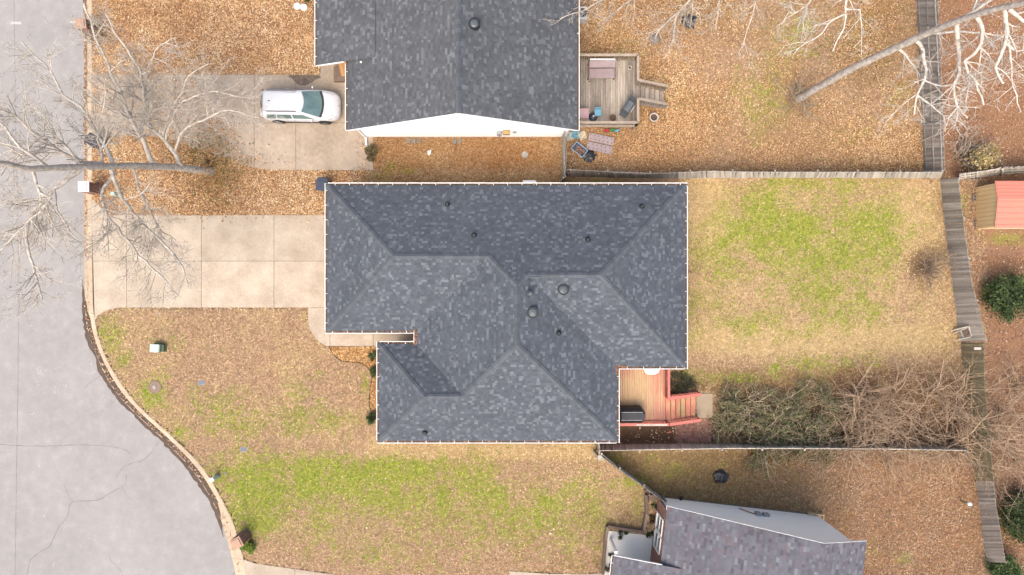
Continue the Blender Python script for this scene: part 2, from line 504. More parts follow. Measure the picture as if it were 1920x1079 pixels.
def fields(x, y):
    n1, n2, n3 = fbm(x, y, 90), fbm(x + 900, y + 300, 40), fbm(x - 500, y + 800, 22)
    fence_x = 1762 + np.clip(y - 337, 0, 900) * 0.125
    right = 1 / (1 + np.exp(-(np.clip((x - np.where(y < 337, 1727, fence_x)) / 5, -30, 30))))
    # fallen leaves
    lf = sbox(x, y, 150, -400, 640, 146, 8) * 1.0
    lf = np.maximum(lf, sbox(x, y, 150, 248, 690, 408, 8))
    lf = np.maximum(lf, sbox(x, y, 680, 250, 1056, 318, 14) * 0.95)
    lf = np.maximum(lf, sbox(x, y, 680, 310, 1056, 345, 8) * 0.3)
    ur = sbox(x, y, 1060, -400, 1735, 326, 6)
    ur_d = 0.56 + 1.5 * (n1 - 0.5) + 0.6 * (n2 - 0.5) - 0.45 * (el(x, y, 1430, 190, 60, 80) + el(x, y, 1500, 60, 60, 60) + 0.5 * el(x, y, 1590, 110, 60, 60)) + 0.3 * np.clip((y - 240) / 60, 0, 1) + 0.2 * sbox(x, y, 1060, -100, 1300, 330, 30)
    lf = np.maximum(lf, ur * np.clip(ur_d, 0.12, 1))
    lf = np.maximum(lf, right * np.where(y < 337, 0.9, np.where(y < 480, 0.35, 0.75)))
    lr = sbox(x, y, 1112, 846, 1840, 1400, 8) / (1 + np.exp(np.clip(-((x - 1118) - (y - 843) * 1.36) / 3, -30, 30)))
    lf = np.maximum(lf, lr * np.clip((x - 1330 + 200 * (n1 - 0.5)) / 260, 0.14, 0.92) * np.clip(1.3 - 0.9 * el(x, y, 1490, 945, 90, 45), 0.1, 1))
    thk = np.clip(sbox(x, y, 1340, 715, 1840, 850, 30) + sbox(x, y, 1560, 690, 1840, 850, 30), 0, 1)
    lf = np.where(thk > 0.3, lf * (1 - thk) + 0.42 * thk, lf)
    back = sbox(x, y, 1285, 335, 1795, 720, 6)
    lf = np.maximum(lf, back * 0.45 * np.clip((x - fence_x + 55) / 60, 0, 1))
    lf = np.maximum(lf, back * 0.55 * el(x, y, 1722, 505, 30, 45))
    lf = np.maximum(lf, back * 0.3 * sbox(x, y, 1290, 330, 1770, 350, 10))
    front = sbox(x, y, 165, 575, 730, 860, 8)
    lf = np.maximum(lf, front * np.clip(0.10 + 0.30 * (n2 - 0.45), 0.03, 0.3))
    low = sbox(x, y, 380, 842, 1240, 1300, 12)
    lf = np.maximum(lf, low * np.clip(0.10 + 0.25 * (n2 - 0.45) + 0.14 * el(x, y, 1000, 1060, 260, 60), 0.04, 0.4))
    lf = np.maximum(lf, sbox(x, y, 1160, 798, 1345, 835, 4) * 0.5)
    # green
    g = 0.95 * el(x, y, 1500, 440, 150, 75) + 0.4 * el(x, y, 1420, 400, 60, 45) + 0.5 * el(x, y, 1400, 610, 75, 35) + 0.5 * el(x, y, 1660, 430, 60, 95) + 0.5 * el(x, y, 1520, 345, 120, 14)
    g = g + 0.45 * el(x, y, 1340, 500, 40, 80) + 0.35 * el(x, y, 1620, 590, 60, 30) + 0.55 * el(x, y, 1550, 560, 90, 60) + 0.3 * el(x, y, 1300, 600, 25, 50)
    g = g + 0.75 * el(x, y, 210, 625, 30, 45) + 0.9 * el(x, y, 285, 735, 26, 34) + 0.5 * el(x, y, 400, 760, 65, 35) + 0.5 * el(x, y, 560, 770, 60, 55) + 0.45 * el(x, y, 470, 800, 90, 30)
    g = g + 0.45 * el(x, y, 640, 790, 40, 25) + 0.75 * el(x, y, 684, 722, 8, 28) + 0.8 * el(x, y, 340, 810, 18, 22) + 0.45 * el(x, y, 230, 680, 22, 24) + 0.4 * el(x, y, 320, 650, 30, 14)
    g = g + 0.8 * el(x, y, 480, 895, 95, 48) + 1.0 * el(x, y, 470, 965, 42, 38) + 0.8 * el(x, y, 700, 878, 170, 24) + 0.55 * el(x, y, 620, 925, 150, 60) + 0.55 * el(x, y, 830, 915, 190, 45)
    g = g + 0.45 * el(x, y, 900, 990, 190, 60) + 0.35 * el(x, y, 1080, 960, 110, 60) + 0.3 * el(x, y, 560, 1000, 120, 40) + 0.4 * el(x, y, 700, 1050, 90, 20) + 0.3 * el(x, y, 1060, 935, 80, 40) + 0.5 * el(x, y, 1180, 905, 25, 12)
    g = g + 0.9 * el(x, y, 1452, 690, 13, 12) + 0.5 * el(x, y, 1520, 680, 60, 16) + 0.6 * el(x, y, 1380, 710, 70, 11) + 0.35 * el(x, y, 1620, 680, 70, 22) + 0.45 * el(x, y, 1300, 700, 30, 14)
    g = g + 0.35 * sbox(x, y, 1100, -100, 1735, 250, 20) * np.clip(3 * n1 - 1.3, 0, 1) + 0.5 * el(x, y, 1425, 190, 55, 75) + 0.5 * el(x, y, 1500, 60, 50, 50) + 0.3 * el(x, y, 1590, 260, 60, 40) + 0.3 * el(x, y, 1690, 180, 30, 60)
    g = g + 0.9 * el(x, y, 735, 312, 22, 16) + 0.7 * el(x, y, 768, 321, 14, 8) + 0.4 * el(x, y, 710, 330, 20, 8) + 0.8 * el(x, y, 1120, 338, 60, 5)
    g = g + 0.7 * el(x, y, 1890, 447, 45, 16) + 0.5 * el(x, y, 1810, 385, 8, 40) + 0.9 * el(x, y, 1696, 1047, 16, 12) + 0.3 * el(x, y, 1650, 1035, 40, 20)
    g = g + 0.35 * el(x, y, 1250, 880, 60, 25) + 0.5 * el(x, y, 1160, 860, 20, 8) + 0.4 * el(x, y, 395, 312, 40, 20) + 0.4 * el(x, y, 370, 290, 16, 30)
    g = np.clip(g, 0, 1) * np.clip(0.25 + 1.5 * n3, 0.3, 1.25)
    # straw-coloured dry turf
    st = sbox(x, y, 690, 828, 1140, 862, 10) + 0.9 * sbox(x, y, 1285, 330, 1355, 470, 22) + 0.5 * sbox(x, y, 1285, 330, 1800, 660, 18) + 0.6 * sbox(x, y, 1290, 610, 1800, 672, 14) + 0.5 * sbox(x, y, 1680, 340, 1765, 470, 18)
    st = st + 0.45 * el(x, y, 1090, 900, 60, 45) + 0.35 * front * (n1 > 0.5) + 0.35 * el(x, y, 490, 770, 60, 30) + 0.3 * el(x, y, 1170, 960, 30, 60) + 0.5 * sbox(x, y, 700, 322, 1056, 345, 6)
    st = np.clip(st + 0.5 * (n2 - 0.5), 0, 1)
    # brown / olive earth, then dark soil and painted thicket gaps
    ol = lr * np.clip(1.0 - (x - 1330) / 500, 0.35, 1) + 0.5 * sbox(x, y, 1090, 870, 1260, 1300, 60) * np.clip(n2 * 3 - 1.2, 0, 1) + 0.45 * sbox(x, y, 780, 950, 1260, 1300, 120) * np.clip(n2 * 2.4 - 0.8, 0, 1)
    ol = ol + 0.55 * sbox(x, y, 1100, -100, 1735, 322, 12) * np.clip(3 * fbm(x + 333, y, 110) - 1.1, 0, 1) + thk * 0.8 + 0.7 * sbox(x, y, 1262, 690, 1600, 735, 14)
    ol = np.clip(ol, 0, 1)
    so = 0.95 * sbox(x, y, 1160, 796, 1266, 834, 4) + 0.6 * el(x, y, 1300, 722, 38, 14) + 0.8 * el(x, y, 360, 302, 40, 18) + 0.5 * el(x, y, 698, 295, 12, 22)
    so = so + 0.9 * el(x, y, 568, 150, 24, 9) + 0.75 * el(x, y, 1722, 500, 26, 34) + 0.9 * el(x, y, 590, 60, 5, 90) + 0.7 * el(x, y, 1440, 785, 110, 45) + 0.6 * el(x, y, 1650, 800, 140, 40) + 0.75 * thk * np.clip(0.5 + 1.2 * (n2 - 0.3), 0.3, 1) + 0.4 * el(x, y, 182, 60, 12, 14)  # thicket terms paint the shaded gaps beneath its branches into the ground colour
    so = np.clip(so, 0, 1)
    pk = np.clip(right + lr * np.clip((x - 1450) / 150, 0, 1) + thk * 0.5, 0, 1)
    return dict(leaf=np.clip(lf, 0, 1), green=g, straw=st, olive=ol, soil=so, pink=pk)

# ------------------------------------------------------------------ the ground sheet
def axis(lo, hi, step, far):
    mid = np.arange(lo, hi + 1e-6, step)
    out = np.array([far * t for t in (0.12, 0.25, 0.5, 1.0)])
    return np.r_[(lo - out)[::-1], mid, hi + out]

gx = axis(-36, 36, 0.2, 900)
gy = axis(-22, 22, 0.2, 900)
X, Y = np.meshgrid(gx, gy)
PXg, PYg = 960 + X * PPM, 539.5 - Y * PPM
FLD = fields(PXg, PYg)
Z = 0.05 * (fbm(X + 50, Y + 50, 2.6) - 0.5)
def ground_z(x, y):
    return 0.05 * (fbm(np.asarray(x) + 50, np.asarray(y) + 50, 2.6) - 0.5)
hard = np.zeros(X.shape, dtype=bool)
for poly in HARD:
    hard |= in_poly(PXg, PYg, poly)
Z = np.where(in_poly(PXg, PYg, ROAD_POLY), -0.42, np.where(hard, -0.12, Z))
Z = np.where((np.abs(X) > 36.5) | (np.abs(Y) > 22.5), np.where(in_poly(PXg, PYg, ROAD_POLY), -0.42, -0.02), Z)
nx, ny = len(gx), len(gy)
idx = np.arange(nx * ny).reshape(ny, nx)
quads = np.stack([idx[:-1, :-1], idx[:-1, 1:], idx[1:, 1:], idx[1:, :-1]], axis=-1).reshape(-1, 4)

m, nt, b = _nodes('ground')
MATS['ground'] = m
a1 = nt.nodes.new('ShaderNodeAttribute'); a1.attribute_name = 'tint'
a2 = nt.nodes.new('ShaderNodeAttribute'); a2.attribute_name = 'tint2'
s1 = nt.nodes.new('ShaderNodeSeparateColor'); nt.links.new(a1.outputs['Color'], s1.inputs[0])
s2 = nt.nodes.new('ShaderNodeSeparateColor'); nt.links.new(a2.outputs['Color'], s2.inputs[0])
pos = _coords(nt, True)
nA, nB, nC = _noise(nt, pos, 1.3, 5, 0.65), _noise(nt, pos, 5.0, 4, 0.7), _noise(nt, pos, 24.0, 3, 0.75)
dry = _ramp(nt, nB, [(0.3, (0.29, 0.18, 0.10)), (0.52, (0.42, 0.28, 0.17)), (0.72, (0.50, 0.345, 0.22))])
strw = _ramp(nt, nB, [(0.3, (0.40, 0.275, 0.12)), (0.7, (0.56, 0.41, 0.21))])
c = _mix(nt, s1.outputs[1], dry, strw)
oliv = _ramp(nt, nB, [(0.3, (0.17, 0.11, 0.047)), (0.7, (0.34, 0.23, 0.10))])
c = _mix(nt, s2.outputs[0], c, oliv)
pnk = _ramp(nt, nB, [(0.3, (0.20, 0.115, 0.08)), (0.7, (0.36, 0.225, 0.16))])
c = _mix(nt, _math(nt, 'MULTIPLY', s2.outputs[2], 0.85), c, pnk)
lit = _ramp(nt, nC, [(0.28, (0.17, 0.085, 0.04)), (0.5, (0.32, 0.165, 0.08)), (0.75, (0.46, 0.27, 0.14))])
c = _mix(nt, _math(nt, 'MULTIPLY', s1.outputs[2], 0.75), c, lit)
grn = _ramp(nt, nC, [(0.3, (0.15, 0.22, 0.022)), (0.7, (0.34, 0.40, 0.055))])
gm = _math(nt, 'ADD', s1.outputs[0], _math(nt, 'MULTIPLY', _math(nt, 'SUBTRACT', nA, 0.5), 0.8))
gm = _math(nt, 'ADD', gm, _math(nt, 'MULTIPLY', _math(nt, 'SUBTRACT', nB, 0.5), 0.7))
gm = _math(nt, 'MULTIPLY', _math(nt, 'SUBTRACT', gm, 0.20), 1.15, True)
gm = _math(nt, 'MULTIPLY', gm, 0.86)
c = _mix(nt, gm, c, grn)
c = _mix(nt, _math(nt, 'MULTIPLY', s2.outputs[1], 0.85), c, _ramp(nt, nC, [(0.3, (0.035, 0.024, 0.018)), (0.7, (0.085, 0.058, 0.04))]))
spk = _ramp(nt, nC, [(0.30, (0.62, 0.60, 0.58)), (0.5, (1, 1, 1)), (0.72, (1.28, 1.26, 1.22))])
c = _mix(nt, 0.8, c, spk, 'MULTIPLY')
c = _mix(nt, 1.0, c, (ALB,) * 3, 'MULTIPLY')
nt.links.new(c, b.inputs['Base Color'])
b.inputs['Roughness'].default_value = 0.95
b.inputs['Specular IOR Level'].default_value = 0.1
bn = nt.nodes.new('ShaderNodeBump'); bn.inputs['Strength'].default_value = 0.7; bn.inputs['Distance'].default_value = 0.05
nt.links.new(nC, bn.inputs['Height']); nt.links.new(bn.outputs[0], b.inputs['Normal'])

ground = fast_mesh('ground', np.stack([X, Y, Z], -1).reshape(-1, 3), quads, 'ground',
                   np.stack([FLD['green'], FLD['straw'], FLD['leaf']], -1).reshape(-1, 3), smooth=True)
at = ground.data.attributes.new('tint2', 'FLOAT_COLOR', 'POINT')
cc = np.ones((nx * ny, 4), dtype=np.float32)
cc[:, :3] = np.stack([FLD['olive'], FLD['soil'], FLD['pink']], -1).reshape(-1, 3)
at.data.foreach_set('color', cc.ravel())
tag(ground, kind='structure')

# ------------------------------------------------------------------ road, kerb, driveways, paths
m, nt, b = _nodes('asphalt'); MATS['asphalt'] = m
pos = _coords(nt, True)
big, mid, fin = _noise(nt, pos, 0.22, 4, 0.55), _noise(nt, pos, 1.6, 5, 0.7), _noise(nt, pos, 60, 2, 0.8)
c = _ramp(nt, big, [(0.3, (0.300, 0.290, 0.278)), (0.7, (0.385, 0.370, 0.352))])
c = _mix(nt, 0.5, c, _ramp(nt, mid, [(0.25, (0.26, 0.25, 0.24)), (0.55, (0.345, 0.33, 0.318)), (0.78, (0.47, 0.45, 0.43))]))
c = _mix(nt, 0.6, c, _ramp(nt, fin, [(0.3, (0.66, 0.66, 0.66)), (0.7, (1.3, 1.3, 1.3))]), 'MULTIPLY')
c = _mix(nt, 1.0, c, (ALB,) * 3, 'MULTIPLY')
nt.links.new(c, b.inputs['Base Color']); b.inputs['Roughness'].default_value = 0.9; b.inputs['Specular IOR Level'].default_value = 0.2
ROAD_Z, PAN_Z = -0.13, -0.11
def pxpoly(poly, h=0.0):
    return [tuple(W(x, y, h)[:2]) for x, y in poly]
mb = MB(); mb.prism(pxpoly([tuple(p) for p in ROAD_EDGE] + [(-200, 1260), (-200, -260)]), -0.5, ROAD_Z)
road = tag(mb.build('road', 'asphalt'), kind='structure')

def strip(line_px, w_px, z, name, m_, parent, jit=0.4):
    """a thin sheet following a line on the ground"""
    L = smooth_line(line_px, 6)
    L = L + rng.normal(0, jit, L.shape)
    d = np.gradient(L, axis=0)
    n = np.stack([-d[:, 1], d[:, 0]], -1) / (np.linalg.norm(d, axis=1)[:, None] + 1e-9)
    ww = (w_px * (0.6 + 0.8 * rng.random(len(L))) / 2)[:, None]
    mb = MB()
    vs = [(*W(*p)[:2], z) for p in (L + n * ww)] + [(*W(*p)[:2], z) for p in (L - n * ww)]
    k = len(L)
    mb.add(vs, [(i, i + 1, k + i + 1, k + i) for i in range(k - 1)])
    return mb.build(name, m_, parent)
for ln, w_ in (([(-60, 835), (0, 835), (60, 838), (140, 836), (200, 838), (235, 846), (242, 852)], 1.4),
               ([(297, 828), (270, 862), (232, 875), (216, 896)], 1.3), ([(235, 892), (232, 910), (205, 925), (178, 940), (133, 943), (124, 970), (108, 990), (90, 1025), (58, 1048), (48, 1080), (40, 1130)], 1.6),
               ([(133, 943), (124, 925), (117, 910)], 0.9), ([(226, 916), (244, 938)], 0.8), ([(455, 1058), (440, 1072), (430, 1095)], 1.4),
               ([(200, 1035), (206, 1055), (222, 1068), (230, 1090)], 0.8), ([(190, 702), (165, 720), (155, 730)], 0.9), ([(222, 744), (205, 758)], 0.7)):
    strip(ln, w_ * 0.75, ROAD_Z + 0.004, 'crack', 'crack', road, 0.55)
strip([(22, -120), (26, 200), (32, 500), (31, 700), (28, 900), (24, 1200)], 0.9, ROAD_Z + 0.004, 'seam', 'crack', road, 0.15)
for x, y, w_, h_ in ((27, 42, 20, 4.5), (137, 40, 16, 4)):
    p = W(x, y)
    MB().box((p.x, p.y, ROAD_Z + 0.003), (w_ / PPM, h_ / PPM, 0.004)).build('paint_dash', 'road_paint', road)
for x, y, r in ((72, 692, 5), (75, 703, 4), (68, 716, 3), (100, 730, 3), (121, 724, 2.5), (8, 620, 6), (106, 690, 2.5), (60, 778, 3), (70, 872, 3), (80, 968, 2.5), (163, 1005, 3), (98, 1062, 3), (168, 682, 3), (173, 698, 3), (117, 990, 2)):
    mb = MB()
    for _ in range(9):
        fx, fy, fr = x + random.gauss(0, r * 0.8), y + random.gauss(0, r * 1.1), random.uniform(0.3, 0.9)
        mb.add([(*W(fx + fr * (0.5 + random.random()) * math.cos(a), fy + 1.4 * fr * (0.4 + random.random()) * math.sin(a))[:2], ROAD_Z + 0.004) for a in np.linspace(0, 6.28, 7)[:-1]], [tuple(range(6))])
    mb.build('chalk_mark', 'road_paint', road)

kerb = thing('kerb', 'pale concrete kerb and gutter along the street', 'kerb', W(200, 650))
kerb.pop('category', None); tag(kerb, kind='structure')
NK = 38
RE, LE = resample(ROAD_EDGE, NK * 6 + 1), resample(LAWN_EDGE, NK * 6 + 1)
prof = [(0.0, PAN_Z + 0.02), (0.45, PAN_Z - 0.01), (0.55, -0.005), (0.64, 0.025), (0.93, 0.03), (1.0, 0.015)]
for k in range(NK):
    i0, i1 = k * 6, k * 6 + 6
    a, bq = RE[i0:i1 + 1], LE[i0:i1 + 1]
    vs, fs = [], []
    for i in range(7):
        t_in = 0.012 if i == 0 else (-0.012 if i == 6 else 0)
        q0, q1 = a[i], bq[i]
        if i == 0: q0, q1 = q0 + (a[1] - a[0]) * 0.03, q1 + (bq[1] - bq[0]) * 0.03
        if i == 6: q0, q1 = q0 - (a[6] - a[5]) * 0.03, q1 - (bq[6] - bq[5]) * 0.03
        for t, z in [(0.0, -0.4)] + prof + [(1.0, -0.4)]:
            p = W(*(q0 + (q1 - q0) * t))
            vs.append((p.x, p.y, z))
    r = len(prof) + 2
    for i in range(6):
        for j in range(r - 1):
            fs.append((i * r + j, i * r + j + 1, (i + 1) * r + j + 1, (i + 1) * r + j))
    fs += [tuple(range(r)), tuple(reversed(range(6 * r, 7 * r)))]
    o = MB().add(vs, fs).build('kerb_block', 'kerb_concrete', kerb, world=True)
# silt lying in the gutter pan
for (i0, i1, t0, t1) in ((0, int(NK * 6 * 0.38), 0.0, 0.22), (int(NK * 6 * 0.49), int(NK * 6 * 0.845), -0.28, 0.54)):
    vs = []
    for i in range(i0, i1 + 1):
        e = (0.12 * (fbm(np.array([i * 3.0]), np.array([5.0]), 5)[0] - 0.4) + 0.06 * random.random())
        ew = min(1, (i - i0) / 12, (i1 - i) / 12)
        ta, tb_ = t0 - e * 3 * ew, t0 + (t1 - t0) * ew + 0.1 * (random.random() - 0.5)
        for t in np.linspace(ta, tb_, 9):
            p = W(*(RE[i] + (LE[i] - RE[i]) * t))
            zz = np.interp(t, [-0.02, -0.019, 0, 0.45, 0.55, 0.64], [ROAD_Z, PAN_Z + 0.02, PAN_Z + 0.02, PAN_Z - 0.01, -0.005, 0.025]) + 0.008
            vs.append((p.x, p.y, zz))
    k = i1 - i0 + 1
    MB().add(vs, [(i * 9 + j, i * 9 + j + 1, (i + 1) * 9 + j + 1, (i + 1) * 9 + j) for i in range(k - 1) for j in range(8)]).build('silt', 'silt', kerb, world=True)

def clip_x(poly, x0, x1):
    def cut(P, f, val, keep):
        out = []
        for i in range(len(P)):
            p, q = P[i], P[(i + 1) % len(P)]
            kp, kq = keep(p[f]), keep(q[f])
            if kp: out.append(p)
            if kp != kq:
                t = (val - p[f]) / (q[f] - p[f])
                out.append(tuple(p[j] + (q[j] - p[j]) * t for j in range(2)))
        return out
    P = cut(poly, 0, x0, lambda v: v >= x0)
    return cut(P, 0, x1, lambda v: v <= x1) if P else P
def clip_y(poly, y0, y1):
    P = [(p[1], p[0]) for p in poly]
    return [(p[1], p[0]) for p in clip_x(P, y0, y1)]

def slabs(name, poly, xs, ys, z, m_, gap=0.35, label=None):
    root = thing(name, label, None, W(sum(p[0] for p in poly) / len(poly), sum(p[1] for p in poly) / len(poly)))
    tag(root, kind='structure')
    base = MB(); base.prism(pxpoly(poly), -0.3, z - 0.025); base.build('joint_bed', 'joint', root, world=True)
    for i in range(len(xs) - 1):
        for j in range(len(ys) - 1):
            P = clip_x(poly, xs[i] + gap, xs[i + 1] - gap)
            P = clip_y(P, ys[j] + gap, ys[j + 1] - gap) if P else P
            if len(P) >= 3:
                dz = random.uniform(-0.004, 0.004)
                MB().prism(pxpoly(P), -0.2, z + dz).build('concrete_slab', m_, root, world=True)
    return root
dm = slabs('driveway', DRIVE_MAIN, [150, 238, 378, 514, 700], [300, 490, 700], 0.03, 'concrete', label='pale concrete driveway leading to the hip roofed house')
slabs('path', PATH_MAIN, [560, 619, 700, 900], [500, 700], 0.035, 'concrete', label='short concrete path round the garage corner to the front door')
dn = slabs('driveway', DRIVE_NB, [150, 330, 477, 555, 720], [90, 231, 330], 0.03, 'concrete_grey', label='stained grey concrete driveway under the parked car')
slabs('driveway', DRIVE_SOUTH, [440, 553, 660, 900], [1000, 1400], 0.03, 'concrete', label='concrete driveway beside the brick mailbox pillar with the green shrub')
slabs('path', WALK_SOUTH, [940, 1030, 1170], [1000, 1400], 0.03, 'concrete', label='concrete walk leading to the porch of the brick fronted house')
mat('oil_stain', (0.10, 0.078, 0.062), (0.22, 0.175, 0.135), 5, 0.9, world=True)
MB().prism(pxpoly([(545, 141.5), (598, 141.5), (603, 146), (592, 150), (586, 155), (573, 161), (560, 160), (553, 154), (549, 148), (541, 145)]), 0.0, 0.041).build('stain', 'oil_stain', dn, world=True)
for ln in ([(380, 479), (400, 482), (440, 488), (470, 487), (513, 486)], [(516, 499), (560, 501), (585, 508), (598, 507), (609, 512)], [(300, 492), (340, 485), (376, 480)]):
    strip(ln, 0.9, 0.039, 'crack', 'joint', dm)

# ------------------------------------------------------------------ shingle roofs
def plane_frame(P):
    """P: 3-D polygon, first two points on the eave -> origin, along, upslope, normal"""
    P = [Vector(p) for p in P]
    n = Vector((0, 0, 0))
    for i in range(len(P)):
        n += (P[i] - P[0]).cross(P[(i + 1) % len(P)] - P[0])
    n.normalize()
    if n.z < 0: n = -n
    u = (P[1] - P[0]); u.z = 0; u.normalize()
    v = n.cross(u); v.normalize()
    if v.z < 0: v = -v
    return P[0], u, v, n

def shingle_plane(P, pal, expo=0.145, wmin=0.10, wmax=0.22):
    O, u, v, n = plane_frame(P)
    poly = [((Vector(p) - O).dot(u), (Vector(p) - O).dot(v)) for p in P]
    vmax = max(q[1] for q in poly)
    def span(vv):
        xs = []
        for i in range(len(poly)):
            (a0, b0), (a1, b1) = poly[i], poly[(i + 1) % len(poly)]
            if (b0 <= vv < b1) or (b1 <= vv < b0):
                xs.append(a0 + (a1 - a0) * (vv - b0) / (b1 - b0))
        return (min(xs), max(xs)) if len(xs) >= 2 else None
    V, F, T = [], [], []
    k = 0
    while k * expo < vmax - 0.01:
        v0, v1 = k * expo, min((k + 1) * expo + 0.01, vmax - 1e-4)
        s0, s1 = span(v0 + 1e-4), span(v1)
        k += 1
        if s0 is None or s1 is None: continue
        lo, hi = min(s0[0], s1[0]), max(s0[1], s1[1])
        x = lo - random.random() * wmax
        course = random.uniform(0.98, 1.02)
        while x < hi:
            w_ = random.choice((wmin, wmin * 1.3, wmin * 1.6, wmin * 2, wmax))
            xa, xb = x, x + w_
            x = xb
            a0, a1 = max(xa, s0[0]), min(xb, s0[1])
            b0, b1 = max(xa, s1[0]), min(xb, s1[1])
            if a1 - a0 < 0.004 and b1 - b0 < 0.004: continue
            a1, b1 = max(a1, a0 + 0.001), max(b1, b0 + 0.001)
            t = random.choice((0.006, 0.007, 0.010, 0.012))
            i = len(V)
            for (aa, vv, tt) in ((a0, v0, t), (a1, v0, t), (b1, v1, 0.004), (b0, v1, 0.004), (a0, v0, -0.004), (a1, v0, -0.004)):
                V.append(O + u * aa + v * vv + n * tt)
            F.append((i, i + 1, i + 2, i + 3)); F.append((i + 4, i + 5, i + 1, i))
            r = random.random()
            cc_ = pal[0] if r < 0.5 else (pal[1] if r < 0.84 else pal[2]) if len(pal) == 3 else random.choice(pal)
            f = course * random.uniform(0.86, 1.14)
            T += [(cc_[0] * f, cc_[1] * f, cc_[2] * f)] * 6
    return V, F, T

def shingles(planes, pal, parent, **kw):
    V, F, T = [], [], []
    for P in planes:
        v, f, t = shingle_plane(P, pal, **kw)
        b0 = len(V)
        V += v; T += t
        F += [tuple(i + b0 for i in q) for q in f]
    o = fast_mesh('shingles', np.array([tuple(p) for p in V]), np.array(F), 'shingle', np.array(T), parent, off=base_of(parent))
    # outward faces
    tag(o, kind='stuff')
    return o

def cap_line(p0, p1, n1, n2, parent, expo, pal, half=0.16):
    """cap shingles along a hip or ridge; each piece is its own object, one mesh per line"""
    p0, p1 = Vector(p0), Vector(p1)
    d = (p1 - p0); L = d.length; d.normalize()
    w1, w2 = n1.cross(d), n2.cross(d)
    upv = (n1 + n2).normalized()
    mid = (n1 + n2) / 2
    s1 = w1 if w1.dot(n1 - n2) > 0 else -w1
    s2 = w2 if w2.dot(n2 - n1) > 0 else -w2
    ln = expo * 1.25
    vs = []
    for t, lift in ((0.0, 0.050), (ln, 0.034)):
        for s, wv in ((s1, half), (None, 0), (s2, half)):
            q = d * t + upv * (lift + (0.012 if s is None else 0.0)) + (s * wv if s is not None else Vector((0, 0, 0)))
            vs.append(q)
    for s, wv in ((s1, half), (None, 0), (s2, half)):
        vs.append(upv * 0.0 + (s * wv if s is not None else Vector((0, 0, 0))))
    fs = [(0, 1, 4, 3), (1, 2, 5, 4), (6, 7, 1, 0), (7, 8, 2, 1)]
    me = bpy.data.meshes.new('ridge_cap')
    me.from_pydata([tuple(v) for v in vs], [], fs)
    me.materials.append(MATS[pal]); me.update()
    n = max(1, int(L / expo))
    off = base_of(parent)
    for i in range(n):
        o = link_mesh('ridge_cap', me, parent)
        o.location = p0 + d * (L * i / n) - off
        o.scale = (1, 1, 1)

mat('ridge_shingle', (0.106, 0.119, 0.137), (0.090, 0.101, 0.117), 9, 0.95, var=0.16, fine=0.15)
mat('roof_felt', (0.07, 0.075, 0.085), None, 5, 0.95)
PAL_MAIN = [(0.080, 0.092, 0.110), (0.092, 0.105, 0.124), (0.136, 0.152, 0.174)]
PAL_NB = [(0.092, 0.099, 0.108), (0.105, 0.113, 0.122), (0.148, 0.159, 0.171)]
PAL_SE = [(0.132, 0.132, 0.152), (0.100, 0.096, 0.114), (0.148, 0.124, 0.138), (0.175, 0.183, 0.205), (0.118, 0.118, 0.138), (0.14, 0.138, 0.158)]

def gutter(p0, p1, outward, z, parent, m_='white_trim', ticks=0.78, w_=0.12):
    """an open white gutter from p0 to p1 (2-D), with hanger straps as sub-parts"""
    p0, p1, o2 = Vector(p0), Vector(p1), Vector(outward)
    d = (p1 - p0); L = d.length; d.normalize()
    def pt(t, s, zz): return Vector((p0.x + d.x * t + o2.x * s, p0.y + d.y * t + o2.y * s, zz))
    prof = [(0.0, z), (0.0, z - 0.11), (w_ - 0.01, z - 0.11), (w_, z), (w_ + 0.032, z + 0.004), (w_ + 0.032, z - 0.012), (w_ + 0.008, z - 0.12), (-0.006, z - 0.12)]
    vs = [pt(0, s, zz) for s, zz in prof] + [pt(L, s, zz) for s, zz in prof]
    n = len(prof)
    fs = [(i, (i + 1) % n, n + (i + 1) % n, n + i) for i in range(n)]
    fs += [tuple(reversed(range(n))), tuple(range(n, 2 * n))]
    g = MB().add(vs, fs).build('gutter', m_, parent, world=True)
    MB().add([pt(0.02, 0.004, z - 0.05), pt(L - 0.02, 0.004, z - 0.05), pt(L - 0.02, w_ - 0.006, z - 0.05), pt(0.02, w_ - 0.006, z - 0.05)], [(0, 1, 2, 3)]).build('gutter_dirt', 'silt', g, world=True)
    k = max(1, int(L / ticks))
    me = None
    off = base_of(g)
    for i in range(k):
        t = (i + 0.5) * L / k
        c_ = pt(t, w_ / 2 - 0.02, z + 0.012)
        if me is None:
            mb = MB(); mb.box((0, 0, 0), (abs(o2.x) * (w_ + 0.08) + abs(d.x) * 0.026, abs(o2.y) * (w_ + 0.08) + abs(d.y) * 0.026, 0.012))
            ob = mb.build('hanger', m_, g); me = ob.data
        else:
            ob = link_mesh('hanger', me, g)
        ob.location = c_ - off
    return g

